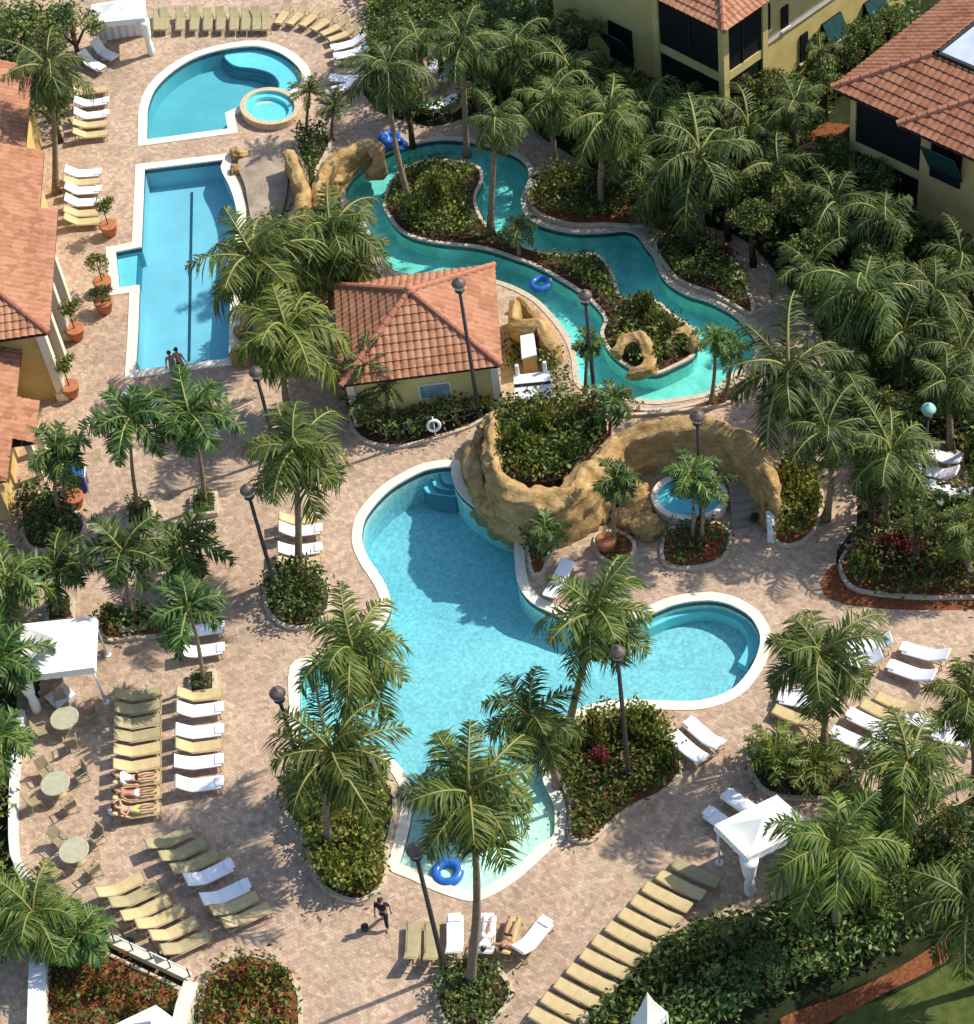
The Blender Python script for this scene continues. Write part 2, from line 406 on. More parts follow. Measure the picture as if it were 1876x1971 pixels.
def ring(mb, lo, li, z0, z1, mi=0, zin=None):
    """kerb between two matching loops, top at z1"""
    n = len(lo); zin = z0 if zin is None else zin
    vs = [(p.x, p.y, z0) for p in lo] + [(p.x, p.y, z1) for p in lo] + [(p.x, p.y, z1) for p in li] + [(p.x, p.y, zin) for p in li]
    fs = []
    for i in range(n):
        j = (i + 1) % n
        for k in range(3): fs.append((k * n + i, k * n + j, (k + 1) * n + j, (k + 1) * n + i))
    mb.add(vs, fs, mi)
# ================================================================ pools
HOLES = []
def pool(nm, pts, cw, depth, wat, bas, lab, zf=None, islands=(), zw=-0.10, tile=True, coping='coping_stone', sp=0.35):
    lo = ccw(smooth_loop(pts, 0.03, sp)); li = offset(lo, cw)
    HOLES.append(lo)
    mb = MB(); ring(mb, lo, li, -0.03, 0.035, zin=-0.06)
    isl = []
    for ip in islands:
        io = ccw(smooth_loop(ip, 0.03, sp)); ii = offset(io, cw * 0.6); isl.append((io, ii))
        ring(mb, io, ii, -0.06, 0.05, zin=-0.0)
    o = mb.build('pool_coping', coping); tag(o, 'pale stone coping round the ' + lab, 'pool edge', None, 'structure')
    # basin
    floor_z = zf or (lambda p: -depth)
    ext = []
    if zf:
        xs = [p.x for p in li]; ys = [p.y for p in li]
        x = min(xs)
        while x < max(xs):
            y = min(ys)
            while y < max(ys):
                q = Vector((x + rnd.uniform(-.1, .1), y + rnd.uniform(-.1, .1)))
                if inside(q, li): ext.append(q)
                y += 0.8
            x += 0.8
    v, f = cdt(li, [i[0] for i in isl], ext)
    mb = MB(); mb.add([(p.x, p.y, floor_z(p)) for p in v], f, 0)
    for l in [li] + [i[0] for i in isl]:
        n = len(l)
        zt = -0.06; zb = -0.30
        for a in range(n):
            p, q = l[a], l[(a + 1) % n]
            fp, fq = floor_z(p), floor_z(q); bp, bq = max(zb, fp), max(zb, fq)
            if fp < zt - 0.01 or fq < zt - 0.01:
                mb.add([(p.x, p.y, min(zt, 0)), (q.x, q.y, zt), (q.x, q.y, min(bq, zt)), (p.x, p.y, min(bp, zt))], [(0, 1, 2, 3)], 1 if tile else 0)
                if fp < zb or fq < zb:
                    mb.add([(p.x, p.y, bp), (q.x, q.y, bq), (q.x, q.y, fq), (p.x, p.y, fp)], [(0, 1, 2, 3)], 0)
    o = mb.build('pool_basin', [bas, 'tile_band'], fix=False); tag(o, 'plastered basin under the water of the ' + lab, 'pool basin', None, 'structure')
    sheet('pool_water', li, [i[0] for i in isl], zw, wat, 'clear water of the ' + lab, 'water')
    return lo, li, isl
def ellipse(u, v, ru, rv, n=20, rot=0.0):
    return [(u + ru * math.cos(t) * math.cos(rot) - rv * math.sin(t) * math.sin(rot), v + ru * math.cos(t) * math.sin(rot) + rv * math.sin(t) * math.cos(rot)) for t in [2 * math.pi * i / n for i in range(n)]]

poolA = [(265, 281, 1), (266, 240), (268, 205), (284, 166), (319, 131), (364, 104), (421, 86), (475, 78), (510, 79), (549, 91), (580, 112), (597, 135), (596, 160), (575, 178),
         (530, 196), (490, 204), (452, 220, 1), (458, 255, 1)]
pool('half', poolA, 0.5, 1.15, 'water_blue', 'basin_half', 'half-round pool at the top left')
poolB = [(261, 316, 1), (452, 293, 1), (443, 318), (458, 350), (470, 384), (474, 420), (468, 500), (462, 600), (460, 700, 1), (240, 729, 1), (246, 640, 1), (249, 563, 1), (212, 568, 1), (203, 476, 1), (254, 466, 1)]
pool('lap', poolB, 0.5, 1.3, 'water_lap', 'basin_lap', 'rectangular lap pool')
poolC = [(883, 885), (821, 890), (767, 914), (727, 942), (690, 985), (679, 1017), (679, 1050), (694, 1085), (714, 1115), (728, 1142), (732, 1170), (715, 1200), (660, 1235), (600, 1262), (559, 1282),
         (557, 1369), (562, 1440), (600, 1450), (660, 1450), (735, 1470), (772, 1520), (770, 1570), (755, 1635), (748, 1672), (790, 1692), (840, 1716), (905, 1735), (945, 1725), (1000, 1690), (1060, 1636), (1088, 1612),
         (1088, 1545), (1068, 1500), (1062, 1450), (1090, 1400), (1150, 1370), (1218, 1364), (1318, 1367), (1372, 1361), (1423, 1340), (1458, 1304), (1480, 1261), (1485, 1220), (1463, 1178), (1423, 1152), (1385, 1141), (1345, 1140),
         (1291, 1149), (1235, 1172), (1180, 1192), (1125, 1190), (1075, 1166), (1038, 1147), (1018, 1120), (1012, 1085), (1010, 1040), (1012, 1005), (960, 985), (905, 945), (888, 910)]
bq = P(1000, 1690).xy; bn = (P(930, 1480).xy - P(985, 1690).xy); bl = bn.length; bn.normalize()
def zC(p):
    d = (p - bq).dot(bn)
    if d < 2.6: return -0.05 - 0.17 * max(0.0, (d + 1.5) / 4.1)
    return -0.22 - 0.93 * min(1.0, (d - 2.6) / 6.0) - 0.75 * max(0.0, min(1.0, (d - 11.0) / 5.0))
loC, liC, _ = pool('main', poolC, 0.45, 1.15, 'water_blue', 'basin_main', 'large free-form main pool', zf=zC)
river = [(655, 366), (672, 338), (700, 315), (735, 292), (790, 272), (850, 262), (910, 266), (965, 281), (1005, 297), (1027, 322), (1026, 350), (1014, 378), (1018, 405), (1042, 425), (1102, 440), (1160, 440), (1205, 436), (1235, 446), (1252, 470),
         (1268, 490), (1277, 514), (1293, 538), (1328, 560), (1374, 575), (1422, 601), (1447, 627), (1466, 655), (1462, 690), (1420, 723), (1371, 759), (1330, 769), (1264, 778), (1215, 772), (1170, 762), (1130, 756), (1106, 735), (1100, 690),
         (1088, 655), (1066, 622), (1031, 584), (996, 562), (958, 547), (900, 535), (830, 535), (770, 532), (735, 512), (716, 480), (702, 448), (682, 415), (660, 392)]
isleR = [(737, 387), (754, 344), (781, 320), (819, 307), (862, 306), (902, 311), (926, 322), (930, 347), (918, 374), (921, 401), (940, 434), (975, 455), (1026, 478), (1088, 490), (1134, 486), (1158, 492), (1182, 526), (1196, 568), (1229, 576),
         (1264, 577), (1296, 603), (1337, 633), (1344, 665), (1334, 687), (1299, 706), (1264, 720), (1232, 715), (1196, 698), (1169, 671), (1156, 640), (1164, 615), (1148, 590), (1118, 563), (1075, 536), (1029, 511), (991, 497), (926, 477), (833, 466), (778, 449), (749, 419)]
loR, liR, isR = pool('river', river, 0.28, 1.0, 'water_river', 'basin_river', 'winding lazy river', islands=[isleR], coping='kerb_stone')
tubK = ellipse(1325, 958, 74, 50)

# steps and shelves under the water
def shelf(pts, z0, z1, name, label, mat='basin_step', rim=0.07, sp=0.3, edge='step_edge'):
    l = ccw(smooth_loop(pts, z1, sp)); li = offset(l, rim)
    mb = MB(); n = len(l)
    vs = [(p.x, p.y, z0) for p in l] + [(p.x, p.y, z1) for p in l] + [(p.x, p.y, z1) for p in li]
    fs = [(i, (i + 1) % n, n + (i + 1) % n, n + i) for i in range(n)]
    mb.add(vs, fs, 1)
    mb.add(vs[n:], [(i, (i + 1) % n, n + (i + 1) % n, n + i) for i in range(n)], 1)
    v, f = cdt(li); mb.add([(p.x, p.y, z1) for p in v], f, 0)
    o = mb.build(name, [mat, edge]); tag(o, label, 'pool step', None, 'structure'); return o
sh = lambda dy, dx=0: [(432 + dx, 104 - dy * .3), (438 + dx, 118 + dy * .6), (456 + dx, 128 + dy), (490 + dx, 132 + dy), (522 + dx, 142 + dy), (536 + dx, 160 + dy * .9), (535 + dx, 176 + dy * .4), (560, 172), (581, 160), (586, 140), (570, 117), (540, 99), (500, 90), (465, 92)]
shelf(sh(12, -8), -1.13, -0.75, 'pool_steps', 'lowest curved underwater step of the half-round pool')
shelf(sh(6, -4), -1.12, -0.52, 'pool_steps', 'middle curved underwater step of the half-round pool')
shelf(sh(0, 0), -1.11, -0.32, 'pool_steps', 'broad pale underwater shelf of the half-round pool')
for k, (q, z) in enumerate(((1.0, -0.85), (0.72, -0.62), (0.46, -0.4))):
    shelf([(878, 903), (840, 903 + 2), (880 - 62 * q - 6, 914), (880 - 60 * q, 914 + 34 * q), (880 - 20 * q, 916 + 42 * q), (884, 918 + 36 * q)], -1.8, z, 'pool_steps', ['lowest', 'middle', 'topmost'][k] + ' entry step beside the rock wall in the main pool')
# bench round the right lobe
benc_o = [(1235, 1192), (1291, 1166), (1345, 1157), (1385, 1158), (1418, 1168), (1448, 1190), (1464, 1222), (1458, 1258), (1440, 1285)]
benc_i = [(1422, 1274), (1436, 1250), (1440, 1224), (1428, 1202), (1404, 1188), (1375, 1180), (1345, 1179), (1295, 1190), (1250, 1210)]
shelf([(a, b, 1) if k in (0, 8, 9, 17) else (a, b) for k, (a, b) in enumerate(benc_o + benc_i)], -1.14, -0.55, 'pool_bench', 'underwater bench curving round the right lobe of the main pool', rim=0.05, edge='basin_step')
# shallow ledge of lap pool notch
shelf([(212, 484, 1), (268, 474, 1), (264, 560, 1), (220, 563, 1)], -1.28, -0.42, 'pool_steps', 'pale entry shelf in the notch of the lap pool')
mb = MB(); a = P(369, 368, -1.24); b = P(363.5, 694, -1.24); d = (b - a).normalized(); n_ = Vector((-d.y, d.x, 0)) * 0.075
mb.prism([a + n_, b + n_, b - n_, a - n_], -1.305, -1.29); 
tag(mb.build('lane_line', 'lane_tile'), 'dark tiled lane line along the floor of the lap pool', 'lane line', None, 'structure')

# ================================================================ deck and ground
deckpts = [(-160, -200, 1), (300, -160, 1), (690, -120, 1), (712, 20, 1), (700, 180), (760, 225), (830, 244), (900, 225), (960, 206), (1050, 268), (1140, 322), (1200, 352), (1300, 415), (1400, 446), (1455, 478), (1505, 538), (1562, 606), (1612, 720), (1640, 830), (1652, 960),
           (1650, 1010), (1612, 1060), (1608, 1110), (1650, 1150), (1760, 1167), (1900, 1167), (2150, 1160, 1), (2150, 1330, 1), (1876, 1532), (1700, 1622), (1560, 1704), (1420, 1764), (1350, 1770), (1240, 1835), (1150, 1945), (1060, 2080, 1), (400, 2080, 1),
           (372, 1892, 1), (200, 1812, 1), (92, 1745, 1), (48, 1712), (24, 1660), (22, 1560), (30, 1400), (34, 1310, 1), (-160, 1310, 1)]
deck = ccw(smooth_loop(deckpts, 0.0, 1.2))
sheet('pool_deck', deck, HOLES, 0.0, 'pavers', 'pinkish tan brick paver deck round the pools', 'paving')
gl = [Vector((-350, -120)), Vector((350, -120)), Vector((350, 500)), Vector((-350, 500))]
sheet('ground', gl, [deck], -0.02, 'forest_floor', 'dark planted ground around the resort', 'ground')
lawn = ccw(smooth_loop([(1590, 1985), (1700, 1925), (1790, 1880), (1876, 1830), (2200, 1700), (2300, 2300), (1500, 2300)], 0, 1.0))
sheet('lawn', lawn, [], 0.004, 'lawn', 'olive green lawn at the bottom right corner', 'lawn')
strip = ccw(smooth_loop([(1500, 1962), (1600, 1925), (1720, 1870), (1830, 1800), (1900, 1750), (1910, 1790), (1830, 1848), (1720, 1905), (1610, 1962), (1510, 2010)], 0, 1.0))
sheet('mulch_strip', strip, [], 0.012, 'mulch', 'rust red mulch strip along the lawn edge', 'mulch')
for pts, lb in (([(1395, 318), (1500, 300), (1590, 235), (1640, 240), (1560, 300), (1450, 345)], 'rust red mulch path in front of the red-roofed building'),
                ([(1060, 345), (1120, 318), (1260, 395), (1330, 425), (1290, 450), (1160, 385)], 'rust red mulch bank behind the lazy river'),
                ([(1590, 1150), (1700, 1172), (1900, 1172), (2000, 1150), (2000, 1060), (1760, 1040), (1600, 1090)], 'rust red mulch in the right flower bed')):
    sheet('mulch_strip', ccw(smooth_loop(pts, 0, 1.0)), [], 0.016, 'mulch', lb, 'mulch')
walk = ccw(smooth_loop([(-60, 1830, 1), (40, 1800), (62, 1760), (78, 1775), (72, 1960), (70, 2090, 1), (-60, 2090, 1)], 0, 1.0))
sheet('walkway', walk, [], 0.006, 'pavers', 'paved walk outside the white wall at the bottom left', 'paving')

# ================================================================ planting beds
BEDS = {}
def bed(key, pts, label, soil='soil', z=0.16, kw=0.16, kerb='kerb_stone'):
    lo = ccw(smooth_loop(pts, 0.1, 0.4)); li = offset(lo, kw)
    root = empty('planting_bed', (0, 0, 0)); tag(root, label, 'flower bed')
    mb = MB(); ring(mb, lo, li, -0.01, z, zin=z - 0.08); mb.build('kerb', kerb, root)
    v, f = cdt(li); mb = MB(); mb.add([(p.x, p.y, z - 0.04) for p in v], f); o = mb.build('soil', soil, root)
    if sum(p.normal.z for p in o.data.polygons) < 0: o.data.flip_normals()
    BEDS[key] = li
    return li
bed('hut', [(668, 800), (668, 775), (700, 762), (900, 762), (955, 770), (950, 795), (905, 823), (860, 838), (800, 856), (750, 862), (705, 852), (680, 832)], 'dark green bed wrapped round the hut front wall')
bed('round', ellipse(573, 1150, 67, 62), 'round kerbed bed left of the main pool')
bed('leftbed', [(545, 1562), (572, 1590), (590, 1640), (604, 1690), (640, 1724), (690, 1738), (730, 1718), (748, 1685), (748, 1640), (762, 1570), (760, 1520), (722, 1478), (660, 1462), (600, 1462), (566, 1490)], 'kerbed palm bed at the lower left shore of the main pool')
bed('rightbed', [(1096, 1548), (1076, 1500), (1070, 1455), (1098, 1408), (1160, 1380), (1230, 1374), (1280, 1400), (1312, 1450), (1312, 1492), (1275, 1530), (1215, 1558), (1165, 1600), (1140, 1622), (1094, 1614)], 'kerbed bed with red flowers at the lower right shore of the main pool', 'mulch')
bed('bottom', [(842, 1890), (858, 1862), (905, 1842), (955, 1858), (982, 1890), (988, 1920), (965, 1955), (930, 1985), (870, 1985), (840, 1940)], 'teardrop palm bed at the bottom centre')
bed('rust', [(384, 1935), (402, 1876), (448, 1842), (500, 1838), (550, 1866), (578, 1905), (582, 1950), (570, 2040), (400, 2040)], 'domed bed of rust and green croton at the bottom left', 'mulch')
bed('corner', [(84, 1800, 1), (200, 1830, 1), (352, 1902, 1), (338, 2060, 1), (84, 2060, 1)], 'mulched corner bed between the white walls', 'mulch')
bed('gate', [(1490, 1042), (1490, 960), (1494, 900), (1520, 872), (1560, 880), (1584, 935), (1584, 985), (1572, 1022), (1535, 1050)], 'bright green bed at the right end of the curved rock wall', 'mulch')
bed('spa', [(1276, 1085), (1276, 1030), (1300, 1012), (1380, 1005), (1408, 1022), (1404, 1062), (1380, 1085), (1330, 1096)], 'dark bed with red flowers in front of the small spa', 'mulch')
bed('pots', [(1146, 1030), (1150, 1070), (1185, 1088), (1215, 1080), (1225, 1045), (1190, 1020)], 'small mulched bed beside the boulders', 'mulch')
bed('poolside', [(1014, 1018), (1070, 1005), (1090, 1030), (1062, 1068), (1048, 1105), (1026, 1112), (1016, 1080)], 'leafy bed on the pool shore below the rock wall', 'mulch')
bed('tubside', [(568, 268), (600, 256), (640, 262), (628, 300), (612, 330), (610, 385), (592, 392), (588, 340), (575, 300)], 'narrow dark bed between the curved rock walls')
bed('grove', [(500, 440), (560, 420), (640, 405), (690, 430), (720, 500), (740, 540), (680, 545), (650, 560), (600, 640), (545, 690), (500, 690), (488, 600), (490, 500)], 'palm grove bed between the lap pool and the hut')
bed('farbank', [(1034, 347), (1077, 325), (1153, 347), (1223, 395), (1241, 433), (1163, 433), (1101, 433), (1045, 417), (1021, 390)], 'leafy bed on the far bank of the lazy river', 'mulch')
bed('nearbank', [(1259, 467), (1318, 451), (1397, 482), (1445, 562), (1447, 606), (1377, 568), (1328, 551), (1292, 528)], 'shrub bed on the right bank of the lazy river')
bed('southbank', [(1100, 760), (1160, 772), (1230, 786), (1290, 785), (1350, 772), (1400, 745), (1440, 722), (1452, 740), (1410, 775), (1330, 790), (1230, 800), (1130, 800), (1095, 790)], 'narrow mulched bed along the near bank of the lazy river', 'mulch')
bed('crotons', [(1618, 1075), (1652, 1032), (1700, 1020), (1800, 1010), (1990, 1010), (1990, 1150), (1876, 1152), (1760, 1152), (1650, 1138), (1618, 1105)], 'deep bed of red and green crotons on the right', 'mulch')
bed('spiky', [(1440, 1440), (1490, 1415), (1560, 1440), (1640, 1470), (1640, 1530), (1560, 1540), (1480, 1530), (1445, 1490)], 'bed of spiky dark plants above the right cabana')
bed('cabana', [(188, 1180), (235, 1170), (300, 1172), (345, 1195), (338, 1222), (260, 1230), (200, 1232)], 'mulched bed beside the left cabana', 'mulch')
bed('wall', [(40, 960), (100, 950), (150, 985), (168, 1010), (150, 1040), (100, 1060), (50, 1050)], 'dark bush bed beside the yellow house wall')
for (u, v, lb) in ((395, 975, 'the palm nearest the lap pool'), (272, 993, 'the left palm of the upper pair'), (392, 1318, 'the palm between the white loungers'), (350, 1120, 'the palm above the white loungers'), (118, 1180, 'the palm behind the left cabana'), (258, 1195, 'the palm beside the left cabana')):
    bed('sq%d' % u, [(u - 27, v - 20, 1), (u + 25, v - 26, 1), (u + 25, v + 17, 1), (u - 28, v + 24, 1)], 'square kerbed planter at the foot of ' + lb, z=0.3, kw=0.14)
# ================================================================ more materials
def roof_mat(name, c1, c2, c3):
    m, t, n, b = newmat(name)
    g = n.new('ShaderNodeNewGeometry'); tc = n.new('ShaderNodeTexCoord')
    vo = n.new('ShaderNodeTexVoronoi'); vo.inputs['Scale'].default_value = 2.6; ln(t, tc.outputs['Object'], vo.inputs['Vector'])
    nz = n.new('ShaderNodeTexNoise'); nz.inputs['Scale'].default_value = 0.5; nz.inputs['Detail'].default_value = 6; ln(t, tc.outputs['Object'], nz.inputs['Vector'])
    sx = n.new('ShaderNodeSeparateColor'); ln(t, vo.outputs['Color'], sx.inputs[0])
    mx = n.new('ShaderNodeMix'); mx.data_type = 'FLOAT'; mx.inputs[0].default_value = 0.5
    ln(t, sx.outputs[0], mx.inputs[2]); ln(t, nz.outputs['Fac'], mx.inputs[3])
    rp = n.new('ShaderNodeValToRGB'); e = rp.color_ramp.elements
    e[0].position = 0.2; e[0].color = (*c1, 1); e[1].position = 0.8; e[1].color = (*c3, 1); x = e.new(0.5); x.color = (*c2, 1)
    ln(t, mx.outputs[0], rp.inputs[0]); ln(t, rp.outputs[0], b.inputs['Base Color'])
    b.inputs['Roughness'].default_value = 0.8; b.inputs['Specular IOR Level'].default_value = 0.2
    return m
roof_mat('roof_tile', (0.30, 0.13, 0.07), (0.39, 0.18, 0.10), (0.45, 0.225, 0.13))
roof_mat('roof_tile_red', (0.22, 0.088, 0.046), (0.31, 0.13, 0.07), (0.37, 0.17, 0.095))
M('ridge_tile', (0.34, 0.13, 0.075), (0.46, 0.20, 0.12), 5, 0.8)
M('stucco_gold', (0.52, 0.36, 0.13), (0.62, 0.45, 0.19), 1.2, 0.9, 0.1, bump=0.15)
M('stucco_yellow', (0.55, 0.44, 0.16), (0.65, 0.53, 0.22), 1.0, 0.9, 0.1, bump=0.15)
M('trim_cream', (0.66, 0.60, 0.46), (0.76, 0.70, 0.56), 3, 0.7)
M('screen_dark', (0.006, 0.008, 0.010), (0.014, 0.016, 0.018), 3, 0.5)
M('shutter_teal', (0.008, 0.045, 0.045), (0.014, 0.07, 0.065), 4, 0.5)
M('soffit', (0.09, 0.06, 0.04), (0.13, 0.09, 0.06), 3, 0.8)
M('roof_white', (0.36, 0.40, 0.45), (0.46, 0.50, 0.54), 0.8, 0.7)
M('roof_black', (0.02, 0.02, 0.022), (0.035, 0.033, 0.032), 3, 0.8)
M('window_glass', (0.10, 0.20, 0.24), (0.18, 0.30, 0.34), 1.5, 0.15, 0.6)
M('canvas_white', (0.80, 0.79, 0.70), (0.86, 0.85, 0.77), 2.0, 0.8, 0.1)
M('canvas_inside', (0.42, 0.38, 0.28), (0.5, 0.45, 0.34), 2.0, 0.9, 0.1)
M('white_paint', (0.76, 0.76, 0.74), (0.83, 0.83, 0.80), 4, 0.5)
M('white_shed', (0.66, 0.66, 0.70), (0.74, 0.74, 0.77), 1.5, 0.6)
M('tan_sling', (0.50, 0.385, 0.19), (0.58, 0.455, 0.245), 3, 0.8, 0.1)
M('olive_sling', (0.33, 0.285, 0.15), (0.40, 0.345, 0.19), 3, 0.8, 0.1)
M('tan_frame', (0.36, 0.28, 0.15), (0.44, 0.35, 0.20), 4, 0.5)
M('towel_white', (0.82, 0.82, 0.84), (0.88, 0.88, 0.89), 5, 0.95, 0.05, bump=0.2)
M('black_metal', (0.022, 0.016, 0.014), (0.04, 0.028, 0.022), 5, 0.45, 0.5)
M('lamp_cap', (0.09, 0.065, 0.055), (0.15, 0.11, 0.095), 5, 0.45, 0.5)
M('lamp_glass', (0.45, 0.42, 0.36), (0.55, 0.52, 0.45), 5, 0.25, 0.5)
M('table_stone', (0.38, 0.36, 0.24), (0.46, 0.44, 0.31), 6, 0.6)
M('chair_sling', (0.27, 0.22, 0.13), (0.36, 0.30, 0.18), 6, 0.8)
M('terracotta', (0.34, 0.12, 0.05), (0.46, 0.18, 0.08), 3, 0.8, bump=0.1)
M('blue_vinyl', (0.02, 0.10, 0.38), (0.03, 0.15, 0.48), 3, 0.3, 0.5)
M('blue_dark', (0.01, 0.035, 0.16), (0.02, 0.06, 0.22), 3, 0.5)
M('patina', (0.25, 0.45, 0.40), (0.34, 0.54, 0.48), 5, 0.6)
M('tub_tile', (0.50, 0.37, 0.21), (0.64, 0.51, 0.33), 5, 0.7, bump=0.2)
M('rope', (0.5, 0.5, 0.45), (0.6, 0.6, 0.55), 5, 0.8)
M('railing_white', (0.62, 0.64, 0.62), (0.74, 0.75, 0.72), 4, 0.5)

# ================================================================ buildings
def V3(o, ex, ey, x, y, z): return Vector((o.x + ex.x * x + ey.x * y, o.y + ex.y * x + ey.y * y, z))
def roof_slope(mb, pts, pitch=0.34, amp=0.055, course=0.42, mi=0):
    """ribbed barrel-tile face: pts[0]-pts[1] is the eave, the rest of the convex outline follows"""
    A, B = Vector(pts[0]), Vector(pts[1]); s = (B - A); L = s.length; s.normalize()
    n = None
    for q in pts[2:]:
        n = s.cross(Vector(q) - A)
        if n.length > 1e-3: break
    n.normalize(); 
    if n.z < 0: n = -n
    t = n.cross(s).normalized()
    if t.z < 0: t = -t
    poly = [((Vector(p) - A).dot(s), (Vector(p) - A).dot(t)) for p in pts]
    smin = min(p[0] for p in poly); smax = max(p[0] for p in poly)
    k = max(2, int((smax - smin) / pitch)) * 6; cols = []
    for i in range(k + 1):
        x = smin + (smax - smin) * (i / k); x = min(max(x, smin + 1e-4), smax - 1e-4); ys = []
        for a in range(len(poly)):
            (x1, y1), (x2, y2) = poly[a], poly[(a + 1) % len(poly)]
            if (x1 - x) * (x2 - x) <= 0 and abs(x2 - x1) > 1e-9: ys.append(y1 + (y2 - y1) * (x - x1) / (x2 - x1))
        cols.append((x, min(ys), max(ys), amp * abs(math.sin(math.pi * i / 6))))
    T0 = min(c[1] for c in cols); T1 = max(c[2] for c in cols); nr = int((T1 - T0) / course) + 1
    base = len(mb.v); idx = {}
    def vert(i, tt, up):
        x, y0, y1, z = cols[i]; tt = min(max(tt, y0), y1)
        mb.v.append(tuple(A + s * x + t * tt + n * (z + up))); return len(mb.v) - 1
    for r in range(nr):
        a, b = T0 + r * course, T0 + (r + 1) * course
        lo = [vert(i, a, 0.045) for i in range(k + 1)]; hi = [vert(i, b, 0.0) for i in range(k + 1)]
        for i in range(k):
            if max(cols[i][2], cols[i + 1][2]) <= a + 1e-6 or min(cols[i][1], cols[i + 1][1]) >= b - 1e-6: continue
            mb.f.append((lo[i], lo[i + 1], hi[i + 1], hi[i])); mb.m.append(mi)
def ridge(mb, a, b, r=0.13, mi=0):
    a, b = Vector(a), Vector(b); k = max(2, int((b - a).length / 0.45)); pth = []; rs = []
    for i in range(k):
        p, q = a.lerp(b, i / k), a.lerp(b, (i + 1) / k)
        pth += [p, q.lerp(p, 0.02)]; rs += [r * 1.12, r * 0.92]
    mb.tube(pth, rs, 8, mi)
def thing(name, label, cat_, loc=(0, 0, 0), group=None, rz=0):
    return tag(empty(name, loc, rz), label, cat_, group)

# ---- hut -------------------------------------------------------------------
EH = 3.0
BL, BR_, FR_, FL = P(645, 549, EH), P(952, 510, EH), P(966, 704, EH), P(656, 743, EH)
cx_ = (BL + BR_ + FR_ + FL) / 4
AP = Vector((cx_.x, cx_.y, 0)); AP.z = HT(AP, 789, 560)
AP = P(789, 560, AP.z)
hut = thing('hut', 'small yellow hut with a salmon hipped tile roof between the pools', 'hut')
mb = MB()
for a, b in ((FL, FR_), (FR_, BR_), (BR_, BL), (BL, FL)): roof_slope(mb, [a, b, AP])
for a in (FL, FR_, BR_, BL): ridge(mb, a + Vector((0, 0, .05)), AP + Vector((0, 0, .06)), 0.14, 1)
mb.lathe([(0.05, -0.1), (0.25, -0.05), (0.28, 0.12), (0.15, 0.26), (0.03, 0.3)], 10, AP, 1)
mb.build('roof', ['roof_tile', 'ridge_tile'], hut)
mb = MB(); mb.poly([p - Vector((0, 0, .1)) for p in (FL, FR_, BR_, BL)])
mb.build('soffit', 'soffit', hut)
c4 = [cx_.lerp(p, 0.90) for p in (FL, FR_, BR_, BL)]
mb = MB(); mb.prism([(p.x, p.y) for p in c4], 0, EH - 0.11)
wl = mb.build('wall', 'stucco_yellow', hut)
fd = (c4[1] - c4[0]); fd.z = 0; fl_ = fd.length; fd.normalize(); fn = Vector((fd.y, -fd.x, 0))
mb = MB()
q = onplane(838, 750, c4[0], fn)
mb.box(q + fn * 0.03, (1.5, 0.08, 0.9), fd, fn); w_ = mb.build('window', 'trim_cream', hut)
mb = MB(); mb.box(q + fn * 0.08, (1.34, 0.04, 0.74), fd, fn); mb.build('pane', 'window_glass', w_)
for k in (0, 1):
    q = c4[k].copy(); q.z = 1.44
    mb = MB(); mb.box(q, (0.34, 0.34, 2.86), fd, fn); mb.build('corner_trim', 'trim_cream', hut)

# ---- house at the left ----------------------------------------------------------
LH = 4.8
o_ = P(95, 641, LH); e_ = P(111, 405, LH); ey = (e_ - o_); ey.z = 0; LA = ey.length; ey.normalize(); ex = Vector((-ey.y, ey.x, 0))
if ex.x > 0: ex = -ex
house = thing('pool_house', 'long golden pool house with stepped salmon tile roofs at the left edge', 'house')
tp = math.tan(R(24))
mb = MB(); W_ = 13.0; hz = W_ / 2 * tp
G = lambda x, y, z: V3(o_, ex, ey, x, y, z)
roof_slope(mb, [G(0, 0, LH), G(0, LA, LH), G(W_ / 2, LA, LH + hz), G(W_ / 2, W_ / 2, LH + hz)])
roof_slope(mb, [G(0, 0, LH), G(W_, 0, LH), G(W_ / 2, W_ / 2, LH + hz)])
mb.poly([G(W_, 0, LH), G(W_, LA, LH), G(W_ / 2, LA, LH + hz), G(W_ / 2, W_ / 2, LH + hz)])
ridge(mb, G(0, 0, LH + .05), G(W_ / 2, W_ / 2, LH + hz + .05), 0.15, 1)
mb.poly([G(0, LA, LH), G(W_, LA, LH), G(W_ / 2, LA, LH + hz)], 2)
mb.poly([G(0, 0, LH - .12), G(W_, 0, LH - .12), G(W_, LA, LH - .12), G(0, LA, LH - .12)], 3)
mb.build('roof', ['roof_tile', 'ridge_tile', 'stucco_gold', 'soffit'], house)
y0 = LA
